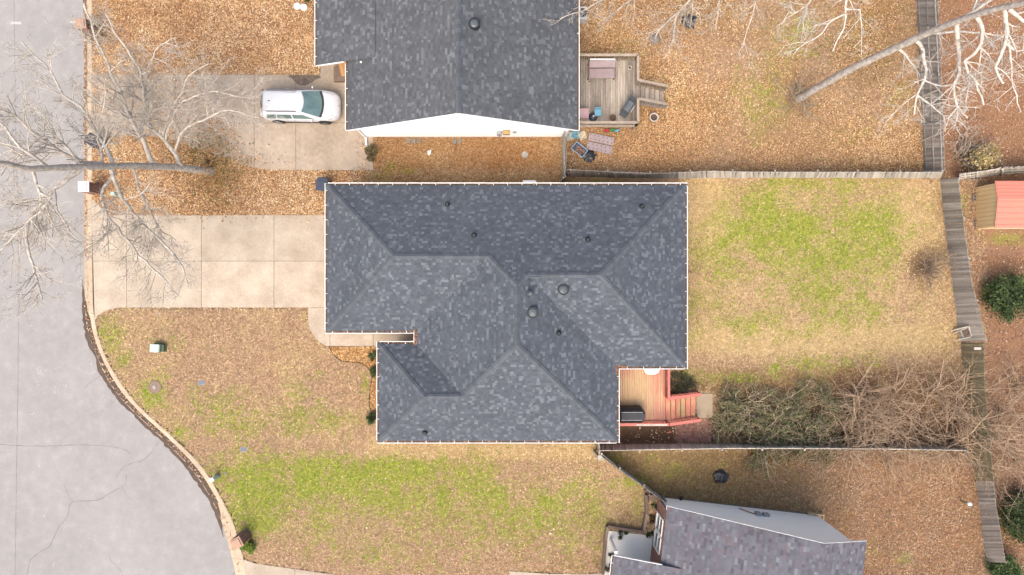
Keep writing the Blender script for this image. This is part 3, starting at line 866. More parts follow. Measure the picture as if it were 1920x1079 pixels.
LITTER = np.array([(0.30, 0.13, 0.06), (0.20, 0.085, 0.045), (0.40, 0.22, 0.12), (0.12, 0.06, 0.04), (0.33, 0.2, 0.14), (0.46, 0.31, 0.2)])
def leaf_quads(P, size, pal, tilt=0.5, tone=(0.8, 1.2)):
    """P (n,3) -> folded leaf shapes, two triangles each"""
    n = len(P)
    a = rng.random(n) * 2 * np.pi
    s = size * (0.5 + 1.0 * rng.random(n) ** 1.3)
    asp = 0.45 + 0.35 * rng.random(n)
    d = np.stack([np.cos(a), np.sin(a), tilt * (rng.random(n) - 0.5) * 2], -1)
    e = np.stack([-np.sin(a), np.cos(a), tilt * (rng.random(n) - 0.5) * 2], -1)
    V = np.empty((n, 4, 3), dtype=np.float32)
    V[:, 0] = P - d * s[:, None] * 0.5
    V[:, 2] = P + d * s[:, None] * 0.5
    fold = np.zeros((n, 3)); fold[:, 2] = s * 0.18
    V[:, 1] = P + e * (s * asp * 0.5)[:, None] + fold
    V[:, 3] = P - e * (s * asp * 0.5)[:, None] + fold
    F = np.empty((n, 2, 3), dtype=np.int32)
    b0 = (np.arange(n) * 4)[:, None]
    F[:, 0] = b0 + np.array([0, 1, 2]); F[:, 1] = b0 + np.array([0, 2, 3])
    # leaves lie with their fold up or down
    c_ = np.asarray(pal)[rng.integers(0, len(pal), n)] * (tone[0] + (tone[1] - tone[0]) * rng.random(n))[:, None]
    T = np.repeat(c_[:, None, :], 4, axis=1)
    return V.reshape(-1, 3), F.reshape(-1, 3), T.reshape(-1, 3)

# ------------------------------------------------------------------ the hip roofed house in the middle
EH, PITCH = 2.95, 0.52
def ex(x): return WX(x, EH)
def ey(y): return WY(y, EH)
G_ = 0.145
xa, xr, yn, ya = ex(609) + G_, ex(1289.5) - G_, ey(343) - G_, ey(625.5) + G_
xb, xb2, yc, ys_ = ex(775) + G_ + 0.02, ex(1161.5) - G_, ey(692.5) + G_, ey(831.5) + G_
xd, yd = ex(706) + G_, ey(640.5) - G_
house = thing('house', 'large single storey house with dark blue grey hip roof and white gutters', 'house', ((xa + xr) / 2, 0, 0))
def zz(dist): return EH + PITCH * dist
hA, hC, hB, hD = (yn - ya) / 2, (yn - yc) / 2, (xb2 - xb) / 2, (yd - ys_) / 2
yA, yC, xB, yD = (yn + ya) / 2, (yn + yc) / 2, (xb + xb2) / 2, (yd + ys_) / 2
def q(x, y, d): return (x, y, zz(d))
pA0, pA1 = q(xa + hA, yA, hA), q(xb + hA, yA, hA)
pN = q(xB, yn - hB, hB)
pC0, pC1 = q(xb2 - hC, yC, hC), q(xr - hC, yC, hC)
pS = q(xB, ys_ + hB, hB)
pD0, pD1 = q(xd + hD, yD, hD), q(xb + hD, yD, hD)
e = lambda x, y: (x, y, EH)
PL = {
    'north': [e(xr, yn), e(xa, yn), pA0, pA1, pN, pC0, pC1],
    'a_west': [e(xa, yn), e(xa, ya), pA0],
    'a_south': [e(xa, ya), e(xb, ya), pA1, pA0],
    'b_west': [e(xb, ya), e(xb, yd), pD1, pS, pN, pA1],
    'd_north': [e(xb, yd), e(xd, yd), pD0, pD1],
    'd_west': [e(xd, yd), e(xd, ys_), pD0],
    'south': [e(xd, ys_), e(xb2, ys_), pS, pD1, pD0],
    'b_east': [e(xb2, ys_), e(xb2, yc), pC0, pN, pS],
    'c_south': [e(xb2, yc), e(xr, yc), pC1, pC0],
    'c_east': [e(xr, yc), e(xr, yn), pC1],
}
EAVE = [(xa, yn), (xa, ya), (xb, ya), (xb, yd), (xd, yd), (xd, ys_), (xb2, ys_), (xb2, yc), (xr, yc), (xr, yn)]
IN_ = 0.42
WALL = [(xa + IN_, yn - IN_), (xa + IN_, ya + IN_), (xb + IN_, ya + IN_), (xb + IN_, yd - IN_), (xd + IN_, yd - IN_), (xd + IN_, ys_ + IN_), (xb2 - IN_, ys_ + IN_), (xb2 - IN_, yc + IN_), (xr - IN_, yc + IN_), (xr - IN_, yn - IN_)]
MB().prism(WALL, -0.1, EH - 0.2).build('wall', 'house_brick', house, world=True)
mb = MB()
for P in PL.values():
    mb.add(P, [tuple(range(len(P)))])
roof = mb.build('roof', 'roof_felt', house, world=True)
mb = MB()
n = len(EAVE)
mb.add([(x, y, EH - 0.20) for x, y in EAVE], [tuple(range(n))])
mb.add([(x, y, EH - 0.20) for x, y in EAVE] + [(x, y, EH - 0.004) for x, y in EAVE], [(i, (i + 1) % n, n + (i + 1) % n, n + i) for i in range(n)])
mb.build('soffit', 'white_trim', house, world=True)
shingles(list(PL.values()), PAL_MAIN, roof)
NRM = {k: plane_frame(P)[3] for k, P in PL.items()}
for p0, p1, a_, b_ in ((e(xa, yn), pA0, 'north', 'a_west'), (e(xa, ya), pA0, 'a_west', 'a_south'), (pA1, pA0, 'north', 'a_south'), (pA1, pN, 'north', 'b_west'), (pC0, pN, 'north', 'b_east'),
                       (pC0, pC1, 'north', 'c_south'), (e(xr, yn), pC1, 'north', 'c_east'), (e(xr, yc), pC1, 'c_south', 'c_east'), (pS, pN, 'b_west', 'b_east'), (pD1, pS, 'b_west', 'south'),
                       (e(xb2, ys_), pS, 'south', 'b_east'), (pD0, pD1, 'd_north', 'south'), (e(xd, yd), pD0, 'd_north', 'd_west'), (e(xd, ys_), pD0, 'd_west', 'south')):
    cap_line(p0, p1, NRM[a_], NRM[b_], roof, 0.225, 'ridge_shingle')
for i in range(n):
    p0, p1 = Vector((*EAVE[i], 0)), Vector((*EAVE[(i + 1) % n], 0))
    d = (p1 - p0).normalized()
    o2 = Vector((d.y, -d.x, 0))          # outline runs counter-clockwise
    o2 = Vector((d.y, -d.x))
    ext = 0.13
    prv, nxt = EAVE[i - 1], EAVE[(i + 2) % n]
    def convex(a, b_, c_): return (b_[0] - a[0]) * (c_[1] - b_[1]) - (b_[1] - a[1]) * (c_[0] - b_[0]) > 0
    s = ext if convex(prv, EAVE[i], EAVE[(i + 1) % n]) else -ext
    t = ext if convex(EAVE[i], EAVE[(i + 1) % n], nxt) else -ext
    if i in (2,): s, t = 0.0, 0.0
    # corner overlap kept clear: stop one gutter short of the next
    a2 = (p0 - d * (s if s > 0 else s)).xy
    b2_ = (p1 + d * (t - 0.16 if t > 0 else t)).xy
    gutter(a2, b2_, o2, EH - 0.012, house)
# leaves in the gutters
P = []
for i, dens in ((0, 5), (1, 26), (2, 60), (3, 30), (4, 5), (5, 26), (6, 26), (7, 12), (8, 12), (9, 5)):
    p0, p1 = np.array(EAVE[i]), np.array(EAVE[(i + 1) % n])
    L = np.linalg.norm(p1 - p0); d = (p1 - p0) / L
    o2 = np.array((d[1], -d[0]))
    k = int(L * dens)
    t = rng.random(k) * L
    keep = fbm(t * 1.0 + i * 31, np.full(k, 2.0), 1.6) > 0.36
    t = t[keep]; k = len(t)
    s = 0.02 + 0.08 * rng.random(k)
    P.append(np.stack([p0[0] + d[0] * t + o2[0] * s, p0[1] + d[1] * t + o2[1] * s, EH - 0.045 + 0.03 * rng.random(k)], -1))
# leaves in the dead corner behind the front door
k = 240
P.append(np.stack([xb - 0.10 + 0.14 * rng.random(k), yd - 0.05 + (ya - yd + 0.12) * rng.random(k), EH + 0.02 + 0.03 * rng.random(k)], -1))
P.append(np.stack([xb2 - 0.06 + 0.15 * rng.random(160), yc - 0.4 + 0.55 * rng.random(160), EH + 0.02 + 0.03 * rng.random(160)], -1))
P.append(np.stack([xb2 - 0.02 + 0.65 * rng.random(160), yc - 0.03 + 0.1 * rng.random(160), EH + 0.02 + 0.03 * rng.random(160)], -1))
P = np.concatenate(P)
V, F, T = leaf_quads(P, 0.075, LITTER)
tag(fast_mesh('gutter_leaves', V, F, 'leaf', T, house, off=base_of(house)), kind='stuff')

def main_roof_h(x, y):
    A = min(x - xa, y - ya, yn - y)
    C = min(xr - x, y - yc, yn - y)
    Bq = min(x - xb, xb2 - x, y - ys_, yn - y)
    Dq = min(x - xd, y - ys_, yd - y)
    if x > xb + hA + 0.1: A = -9
    if x < xb2 - hC - 0.1: C = -9
    return zz(max(A if x < xb + hA + 0.1 else -9, C, Bq, Dq if x < xb + hD else -9))
def on_roof(px, py, hf):
    h = 4.5
    for _ in range(12):
        p = W(px, py, h)
        h = hf(p.x, p.y)
    return W(px, py, h)
def pipe_vent(parent, p, r=0.05, hh=0.28):
    o = MB().lathe([(r * 3.4, -0.10), (r * 3.0, 0.06), (r * 1.5, 0.11), (r * 1.15, 0.14)], 12, p).build('vent_flashing', 'vent_black', parent, world=True)
    MB().lathe([(r, 0.0), (r, hh), (r * 0.7, hh), (r * 0.7, hh - 0.1)], 12, p).build('vent_pipe', 'vent_grey', parent, world=True)
def dome_vent(parent, p, r=0.30):
    v = MB().lathe([(r * 0.95, -0.22), (r * 0.95, 0.10), (r, 0.12), (r * 1.0, 0.18), (r * 0.96, 0.2)], 24, p).build('roof_vent', 'vent_black', parent, world=True)
    MB().lathe([(r * 0.74, 0.20), (r * 0.68, 0.235), (r * 0.45, 0.265), (r * 0.42, 0.25), (r * 0.22, 0.255), (r * 0.2, 0.275), (0.02, 0.28)], 24, p).build('dome', 'vent_grey', v, world=True, smooth=False)
for px, py in ((839, 384), (889, 442), (1203, 388), (1102, 450), (1047, 625), (797, 811)):
    pipe_vent(house, on_roof(px, py, main_roof_h))
for px, py in ((1056, 543), (999, 586)):
    dome_vent(house, on_roof(px, py, main_roof_h))
p = on_roof(994, 550, main_roof_h)
v = MB().lathe([(0.10, -0.1), (0.10, 0.30), (0.15, 0.31), (0.16, 0.36), (0.02, 0.42)], 14, p).build('vent_cap', 'vent_grey', house, world=True, smooth=True)
# small curved awning on the north wall, seen past the gutter
p = W(993, 341, 2.2)
mb = MB()
vs = []
for i in range(7):
    a = i / 6 * math.pi / 2
    for sx in (-0.42, 0.42):
        vs.append((p.x + sx * (1 - 0.12 * i / 6), yn - IN_ + 0.86 * math.sin(a) * 1.0, 1.9 + 0.35 * math.cos(a)))
mb.add(vs, [(2 * i, 2 * i + 1, 2 * i + 3, 2 * i + 2) for i in range(6)])
mb.build('awning', 'white_trim', house, world=True)

# ------------------------------------------------------------------ the neighbour's gabled house
nx0, nx1, nxr = -9.12, 3.60, -2.68
NEH, NRH = 3.1, 6.8
NY0, NY1 = 8.74, 19.5
nb = thing('house', 'white gabled house with grey shingle roof beside the parked car', 'house', (-2.7, 14, 0))
eL, eR = (nx0, NY0), (nx1, NY0)
slope = (NRH - NEH) / (nxr - nx0)
slopeR = (NRH - NEH) / (nx1 - nxr)
PORCH_Y, PX0, PX1 = 12.45, -10.92, -7.4
def nb_left(x): return NEH + slope * (x - nx0)
nbp = {
    'west': [(nx0, NY1, NEH), (nx0, NY0, NEH), (nxr, NY0, NRH), (nxr, NY1, NRH)],
    'east': [(nx1, NY0, NEH), (nx1, NY1, NEH), (nxr, NY1, NRH), (nxr, NY0, NRH)],
    'porch': [(PX0, NY1, 2.75), (PX0, PORCH_Y, 2.75), (PX1, PORCH_Y, nb_left(PX1) + 0.05), (PX1, NY1, nb_left(PX1) + 0.05)],
}
mb = MB()
for P in nbp.values():
    mb.add(P, [(0, 1, 2, 3)])
nroof = mb.build('roof', 'roof_felt', nb, world=True)
shingles(list(nbp.values()), PAL_NB, nroof, expo=0.15, wmin=0.11, wmax=0.26)
cap_line((nxr, NY0, NRH), (nxr, NY1, NRH), plane_frame(nbp['west'])[3], plane_frame(nbp['east'])[3], nroof, 0.22, 'ridge_shingle')
wy = 9.04
mb = MB()
wl, wr = nx0 + 0.37, nx1 - 0.35
gab = [(wl, -0.1), (wr, -0.1), (wr, nb_left(wl) - 0.12), (nxr, NRH - 0.16), (wl, nb_left(wl) - 0.12)]
mb.add([(x, wy, z) for x, z in gab] + [(x, NY1 - 0.3, z) for x, z in gab], [(0, 1, 2, 3, 4), (9, 8, 7, 6, 5)] + [(i, 5 + i, 5 + (i + 1) % 5, (i + 1) % 5) for i in range(5)])
nwall = mb.build('wall', 'white_siding', nb, world=True)
for k in range(34):       # siding boards, as far up as the gable reaches
    z0 = 0.25 + k * 0.19
    z1 = z0 + 0.185
    def half(z): return max(0.0, min(1.0, (NRH - 0.18 - z) / (NRH - 0.18 - (nb_left(wl) - 0.12))))
    h1 = half(z1)
    if h1 <= 0.02: break
    xl, xr_ = nxr - (nxr - wl) * h1 + 0.01, nxr + (wr - nxr) * h1 - 0.01
    MB().add([(xl, wy - 0.016, z0), (xr_, wy - 0.016, z0), (xr_, wy - 0.004, z1), (xl, wy - 0.004, z1), (xl, wy + 0.01, z0), (xr_, wy + 0.01, z0)], [(0, 1, 2, 3), (4, 5, 1, 0)]).build('siding_board', 'white_siding', nwall, world=True)
for a_, b_ in (((nx0, NEH), (nxr, NRH)), ((nxr, NRH), (nx1, NEH))):
    MB().bar((a_[0], NY0 - 0.012, a_[1] - 0.09), (b_[0], NY0 - 0.012, b_[1] - 0.09), 0.025, 0.16, up=(0, 0, 1)).build('rake_board', 'white_trim', nb, world=True)
    mb = MB(); mb.bar((a_[0], (NY0 + wy) / 2 + 0.02, a_[1] - 0.15), (b_[0], (NY0 + wy) / 2 + 0.02, b_[1] - 0.15), 0.3, 0.02); mb.build('soffit', 'white_trim', nb, world=True)
gutter((nx0, PORCH_Y), (nx0, NY0), (-1, 0), NEH - 0.02, nb, ticks=0.9)
gutter((nx1, NY0), (nx1, NY1), (1, 0), NEH - 0.02, nb, ticks=30)
gutter((PX0, NY1), (PX0, PORCH_Y), (-1, 0), 2.73, nb, ticks=0.9)
MB().bar((PX0, PORCH_Y - 0.012, 2.68), (nx0 - 0.15, PORCH_Y - 0.012, 2.68 + (nx0 - 0.15 - PX0) * 0.412), 0.025, 0.15).build('rake_board', 'white_trim', nb, world=True)
for px_ in (-10.6, ):
    MB().box((px_, PORCH_Y + 1.4, 1.35), (0.14, 0.14, 2.6)).build('porch_post', 'white_trim', nb, world=True)
# downspout at the front corner
mb = MB(); mb.box((wl - 0.02, wy - 0.06, 1.5), (0.09, 0.08, 2.7)); mb.bar((wl, wy - 0.06, 0.2), (wl + 0.05, wy - 0.75, 0.06), 0.09, 0.08); mb.bar((nx0, NY0 + 0.1, 2.95), (wl - 0.02, wy - 0.06, 2.75), 0.09, 0.08)
mb.build('downspout', 'white_trim', nb, world=True)
# wooden ramp boards between porch and garage wall
for i in range(5):
    a_ = W(632 + i * 3.2, 121, 0.9); b_ = W(640 + i * 2.6, 141, 0.55)
    MB().bar((a_.x, a_.y + 0.4, 0.72), (b_.x, b_.y, 0.32), 0.10, 0.04).build('ramp_board', 'wood_orange', nb, world=True)
MB().b2(W(628, 0).x, 12.3, 0, W(648, 0).x, 13.2, 0.3).build('porch_step', 'timber', nb, world=True)
p = on_roof(889.5, 47, lambda x, y: NRH - abs(x - nxr) * slopeR)
dome_vent(nb, p, 0.29)
pv = on_roof(677, 117, lambda x, y: nb_left(x))
MB().lathe([(0.06, -0.05), (0.06, 0.06), (0.03, 0.08)], 10, pv).build('vent_cap', 'white_trim', nb, world=True)
mx = WX(936, 1.4)
MB().box((mx, wy - 0.11, 1.35), (0.28, 0.16, 0.5)).build('meter_box', 'meter_grey', nb, world=True, bevel=0.02)
MB().box((mx, wy - 0.06, 0.6), (0.06, 0.06, 1.1)).build('conduit', 'meter_grey', nb, world=True)
MB().box((mx + 0.42, wy - 0.14, 1.75), (0.40, 0.22, 0.42)).build('meter_box', 'meter_tan', nb, world=True, bevel=0.02)
mb = MB(); mb.cyl((mx + 0.9, wy - 0.02, 1.5), (mx + 0.9, wy - 0.10, 1.5), 0.12, 0.10, 14); mb.build('wall_vent', 'meter_grey', nb, world=True)

# ------------------------------------------------------------------ the rotated house at the south east
SA = -math.radians(6.6)
so_ = W(1244, 932)
se = thing('house', 'house with purple grey shingle roof, pale gable wall and brick front', 'house', so_, SA)
SE_L, SE_R, SE_RX = -0.42, 9.72, 6.9
SH_L, SH_R, SH_T = 2.7, 4.85, 6.05
SY0, SY1 = 0.25, -9.5
sep = {
    'west': [(SE_L, SY0, SH_L), (SE_L, SY1, SH_L), (SE_RX, SY1, SH_T), (SE_RX, SY0, SH_T)],
    'east': [(SE_R, SY1, SH_R), (SE_R, SY0, SH_R), (SE_RX, SY0, SH_T), (SE_RX, SY1, SH_T)],
    'porch': [(-3.0, -2.95, 2.45), (-3.0, SY1, 2.45), (0.6, SY1, 3.24), (0.6, -2.95, 3.24)],
}
mb = MB()
for P in sep.values():
    mb.add(P, [(0, 1, 2, 3)])
sroof = mb.build('roof', 'roof_felt', se)
def shingles_local(planes, pal, parent, **kw):
    V, F, T = [], [], []
    for P in planes:
        v, f, t = shingle_plane(P, pal, **kw)
        b0 = len(V); V += v; T += t; F += [tuple(i + b0 for i in q_) for q_ in f]
    return tag(fast_mesh('shingles', np.array([tuple(p) for p in V]), np.array(F), 'shingle', np.array(T), parent), kind='stuff')
shingles_local(list(sep.values()), PAL_SE, sroof, expo=0.155, wmin=0.13, wmax=0.32)
# gable wall facing north, its lower storey showing at the east end
sl = (SH_T - SH_L) / (SE_RX - SE_L)
def s_top(x): return (SH_L + sl * (x - SE_L) if x < SE_RX else SH_T - (SH_T - SH_R) / (SE_R - SE_RX) * (x - SE_RX)) - 0.10
gab = [(-0.3, -0.3), (9.22, -0.3), (9.22, s_top(9.22)), (SE_RX, s_top(SE_RX)), (-0.3, s_top(-0.3))]
mb = MB()
mb.add([(x, 0, z) for x, z in gab] + [(x, SY1 + 0.4, z) for x, z in gab], [(4, 3, 2, 1, 0), (5, 6, 7, 8, 9)] + [((i + 1) % 5, 5 + (i + 1) % 5, 5 + i, i) for i in range(5)])
swall = mb.build('wall', 'cream_siding', se)
MB().b2(-0.28, -0.02, -0.3, 9.24, 0.02, 0.22).build('foundation', 'stone', swall)
for k in range(30):
    z0 = 0.24 + k * 0.185; z1 = z0 + 0.18
    if z1 > s_top(SE_RX) - 0.03: break
    xl = -0.29 if z1 < s_top(-0.3) else SE_L + (z1 + 0.10 - SH_L) / sl + 0.02
    xr_ = 9.215 if z1 < s_top(9.22) else SE_RX + (s_top(SE_RX) - z1) / ((SH_T - SH_R) / (SE_R - SE_RX)) - 0.02
    MB().add([(xl, 0.016, z0), (xr_, 0.016, z0), (xr_, 0.004, z1), (xl, 0.004, z1), (xl, -0.01, z0), (xr_, -0.01, z0)], [(3, 2, 1, 0), (0, 1, 5, 4)]).build('siding_board', 'cream_siding', swall)
for a_, b_ in (((SE_L, SH_L), (SE_RX, SH_T)), ((SE_RX, SH_T), (SE_R, SH_R))):
    MB().bar((a_[0], SY0 + 0.012, a_[1] - 0.08), (b_[0], SY0 + 0.012, b_[1] - 0.08), 0.025, 0.14).build('rake_board', 'white_trim', se)
    MB().bar((a_[0], 0.12, a_[1] - 0.14), (b_[0], 0.12, b_[1] - 0.14), 0.24, 0.02).build('soffit', 'white_trim', se)
# brick front with two windows
MB().b2(-0.36, 0.02, -0.2, -0.305, SY1 + 0.4, 2.55).build('brick_wall', 'mortar', se)
bw = se.children[-1]
bme = None
for r in range(30):
    z = 0.02 + r * 0.085
    for c_ in range(18):
        y = -0.12 - c_ * 0.225 - (0.11 if r % 2 else 0)
        if y < -3.75: continue
        if 0.55 < z < 2.12 and (-1.62 < y < -0.70 or -2.75 < y < -1.78): continue
        if bme is None:
            o = MB().box((0, 0, 0), (0.03, 0.205, 0.068)).build('brick', 'brick', bw); bme = o.data
        else:
            o = link_mesh('brick', bme, bw)
        o.location = (-0.372, y, z)
for y0, y1 in ((-0.74, -1.66), (-1.78, -2.70)):
    wnd = MB().b2(-0.40, y0, 0.62, -0.372, y1, 2.12)
    mb = MB()
    for a_, b_ in (((y0, 0.62), (y1, 0.62)), ((y0, 2.12), (y1, 2.12)), ((y0, 0.62), (y0, 2.12)), ((y1, 0.62), (y1, 2.12))):
        mb.bar((-0.40, a_[0], a_[1]), (-0.40, b_[0], b_[1]), 0.07, 0.09, up=(1, 0, 0))
    w_o = mb.build('window', 'white_trim', se)
    MB().b2(-0.385, y0 - 0.03, 0.66, -0.376, y1 + 0.03, 1.36).build('pane', 'window_glass', w_o)
    MB().b2(-0.39, y0 - 0.03, 1.40, -0.381, y1 + 0.03, 2.08).build('pane', 'window_glass', w_o)
    MB().bar((-0.40, y0, 1.38), (-0.40, y1, 1.38), 0.05, 0.05, up=(1, 0, 0)).build('meeting_rail', 'white_trim', w_o)
    MB().b2(-0.47, y0 + 0.06, 0.50, -0.37, y1 - 0.06, 0.56).build('sill', 'brick', w_o)
# porch floor, post, fascia
MB().b2(-3.10, -2.35, -0.2, -0.40, SY1, 0.16).build('porch_floor', 'porch_concrete', se)
MB().box((-2.90, -2.80, 1.24), (0.16, 0.16, 2.18)).build('porch_post', 'white_trim', se)
mb = MB(); mb.bar((-3.0, -2.93, 2.38), (-0.4, -2.93, 2.95), 0.03, 0.14); mb.build('fascia', 'white_trim', se)
gutter((-3.0, SY1), (-3.0, -2.95), (-1, 0), 2.44, se)
# gutter() works in plain coordinates: put it into the rotated frame
gobj = [o for o in se.children if o.name.startswith('gutter')][-1]
for vtx in gobj.data.vertices:
    vtx.co += Vector(so_)
for h_ in gobj.children:
    if h_.name.startswith('gutter_dirt'):
        for vtx in h_.data.vertices:
            vtx.co += Vector(so_)
    else:
        h_.location += Vector(so_)
# meter boxes and pipe on the gable wall
MB().box((5.15, 0.10, 1.55), (0.30, 0.16, 0.45)).build('meter_box', 'meter_grey', se, bevel=0.02)
MB().box((5.60, 0.10, 1.55), (0.34, 0.16, 0.38)).build('meter_box', 'meter_grey', se, bevel=0.02)
MB().bar((4.3, 0.05, 0.75), (4.95, 0.05, 1.55), 0.05, 0.05).build('conduit', 'wood_orange', se)
MB().box((0.95, 0.12, 0.32), (0.14, 0.2, 0.18)).build('dryer_vent', 'vent_black', se, bevel=0.01)
# low framed landing at the north east corner
ld = thing('wooden_landing', 'small wood framed landing at the corner of the pale gable wall', 'landing', so_, SA)
MB().b2(8.6, 0.06, 0, 9.55, 0.14, 0.4).build('frame_board', 'new_wood', ld)
MB().b2(9.47, -1.0, 0, 9.55, 0.055, 0.4).build('frame_board', 'new_wood', ld)
MB().b2(9.245, -1.0, 0.0, 9.465, 0.055, 0.28).build('straw_fill', 'wood_orange', ld)
dk = thing('side_deck', 'pale wooden deck corner against the purple grey shingle house', 'deck', so_, SA)
MB().b2(9.23, -2.55, 2.2, 10.35, -2.62, 2.32).build('rail', 'new_wood', dk)
MB().b2(10.27, -4.0, 2.2, 10.35, -2.625, 2.32).build('rail', 'new_wood', dk)
MB().b2(9.23, -4.0, 1.2, 10.35, -2.55, 1.26).build('floor', 'deck_grey', dk)
for x_, y_ in ((10.31, -2.6), (9.3, -2.6), (10.31, -3.9)):
    MB().b2(x_ - 0.05, y_ - 0.05, 0, x_ + 0.05, y_ + 0.05, 2.19).build('post', 'new_wood', dk)

# ------------------------------------------------------------------ wooden fences
BOARD_ME = {}
def board_mesh(mn):
    if mn not in BOARD_ME:
        mb = MB(); mb.box((0, 0, 0.5), (0.132, 0.02, 1.0))
        o = mb.build('board', mn); BOARD_ME[mn] = o.data
        bpy.data.objects.remove(o)
    return BOARD_ME[mn]

def fence(label, bottom, top, h, mats_, rail_side=1, spacing=0.14, posts=2.4, wob=0.0, skip=()):
    """bottom: pixel polyline on the ground; top: pixel polyline at height h"""
    bw_ = np.array([tuple(W(x, y, 0)) for x, y in bottom]); tw = np.array([tuple(W(x, y, h)) for x, y in top])
    L = np.linalg.norm(np.diff(bw_, axis=0), axis=1).sum()
    n = max(2, int(L / spacing))
    B_, T_ = resample(bw_, n + 1), resample(tw, n + 1)
    root = thing('wooden_fence', label, 'fence', tuple(bw_[0]))
    off = Vector(bw_[0])
    for i in range(n):
        if i in skip: continue
        p, t = Vector((B_[i] + B_[i + 1]) / 2), Vector((T_[i] + T_[i + 1]) / 2)
        d = Vector(B_[i + 1] - B_[i]); d.z = 0; d.normalize()
        t = t + d * random.gauss(0, 0.008 + wob) + Vector((0, 0, random.gauss(0, 0.015)))
        zax = (t - p); H = zax.length; zax.normalize()
        yax = zax.cross(d).normalized(); xax = yax.cross(zax)
        p = p + yax * random.gauss(0, 0.005)
        M = Matrix((xax, yax, zax)).transposed().to_4x4() @ Matrix.Diagonal((random.uniform(0.94, 1.0), 1, H, 1))
        M.translation = p - off + Vector((0, 0, -0.02))
        mn = mats_ if isinstance(mats_, str) else mats_(i / n)
        link_mesh('board', board_mesh(mn), root, M)
    mn0 = mats_ if isinstance(mats_, str) else mats_(0)
    side = lambda i: (Vector((0, 0, 1)).cross(Vector(B_[min(i + 1, n)] - B_[max(i - 1, 0)]))).normalized() * rail_side
    np_ = max(1, int(L / posts))
    ids = [int(round(k * n / np_)) for k in range(np_ + 1)]
    for k in range(len(ids) - 1):
        i0, i1 = ids[k], ids[k + 1]
        for f in (0.12, 0.5, 0.88):
            a_, b_ = Vector(B_[i0]).lerp(Vector(T_[i0]), f) + side(i0) * 0.035, Vector(B_[i1]).lerp(Vector(T_[i1]), f) + side(i1) * 0.035
            MB().bar(a_, b_, 0.038, 0.085).build('rail', mn0, root, world=True)
    for i in ids:
        MB().bar(Vector(B_[i]) + side(i) * 0.10 - Vector((0, 0, 0.05)), Vector(B_[i]).lerp(Vector(T_[i]), 0.97) + side(i) * 0.10, 0.09, 0.09, up=(1, 0.01, 0)).build('post', mn0, root, world=True)
    return root

f1 = fence('weathered grey board fence under the white branched tree, rails facing the leaf covered yard', [(1716, -40), (1722, 70), (1727, 200), (1733, 322)], [(1757, -40), (1762, 60), (1768, 200), (1772, 320)], 1.85, 'fence_wood', rail_side=-1, wob=0.005)
# loose boards leaning across the fence
for (x0, y0, x1, y1) in ((1722, 108, 1757, 90), (1728, 184, 1765, 168), (1729, 266, 1767, 250)):
    a_, b_ = W(x0, y0, 0.1), W(x1, y1, 1.85)
    MB().bar(a_ - Vector((0.13, 0, 0)), b_ - Vector((0.13, 0, 0)), 0.10, 0.03, up=(1, 0, 0)).build('brace', 'fence_pale', f1, world=True)
fence('weathered grey board fence leaning along the far side of the green lawn', [(1762, 337), (1773, 433), (1790, 567), (1800, 640)], [(1797, 335), (1810, 440), (1824, 540), (1836, 580), (1848, 638)], 1.85, 'fence_wood', rail_side=1, wob=0.006)
fence('mossy brown board fence running behind the bare thicket', [(1801, 645), (1806, 721), (1822, 843), (1838, 966), (1850, 1055)], [(1845, 645), (1847, 721), (1858, 843), (1868, 950), (1886, 1055)], 1.85, lambda t: 'fence_moss' if t < 0.62 else 'fence_wood', rail_side=1, wob=0.006)
fence('pale grey board fence between the leaf covered yard and the green lawn', [(1062, 331), (1130, 333), (1300, 335), (1450, 333.5), (1600, 334), (1745, 334.5), (1763, 336)], [(1060, 318), (1110, 320), (1190, 326), (1250, 325), (1330, 321), (1420, 323), (1520, 323), (1640, 323), (1768, 323)], 1.8, lambda t: 'fence_wood' if t < 0.3 else 'fence_pale', rail_side=1, wob=0.03)
fence('short grey fence panel closing the gap between the two houses', [(1055.5, 341), (1057, 300), (1054, 252)], [(1060, 333), (1062, 290), (1059, 240)], 1.8, 'fence_wood', rail_side=1)
fence('grey board fence running from the red deck house into the thicket', [(1124, 833.5), (1250, 833), (1370, 833), (1500, 834), (1660, 835), (1806, 837)], [(1124, 845.5), (1250, 843), (1370, 841), (1500, 841), (1660, 842), (1815, 845)], 1.75, 'fence_pale', rail_side=-1)
fence('narrow grey fence panel beside the corner of the hip roofed house', [(1118, 816), (1120, 846)], [(1122, 828), (1125, 852)], 1.75, 'fence_pale', rail_side=1)
fence('zigzag grey board fence running diagonally to the brick fronted house', [(1118, 843), (1128, 854), (1164, 880), (1168, 884), (1200, 905), (1240, 933)], [(1122, 848), (1130, 858), (1166, 885), (1172, 889), (1203, 911), (1248, 944)], 1.75, 'fence_wood', rail_side=1, posts=1.6)
fence('sagging weathered fence behind the red roofed shed', [(1800, 336), (1850, 332), (1885, 326), (1960, 321)], [(1800, 326), (1850, 320), (1880, 314), (1960, 311)], 1.5, 'fence_pale', rail_side=-1, wob=0.04)

gp = thing('gate_post', 'tall square timber post with pale cap at the fence corner', 'post', W(1114, 846))
MB().bar(W(1114, 846), W(1125, 861, 1.6), 0.16, 0.16, up=(1, 0, 0)).build('shaft', 'fence_wood', gp, world=True)
MB().bar(W(1121, 859, 1.605), W(1130, 858, 1.62), 0.30, 0.05).build('cap', 'fence_pale', gp, world=True)

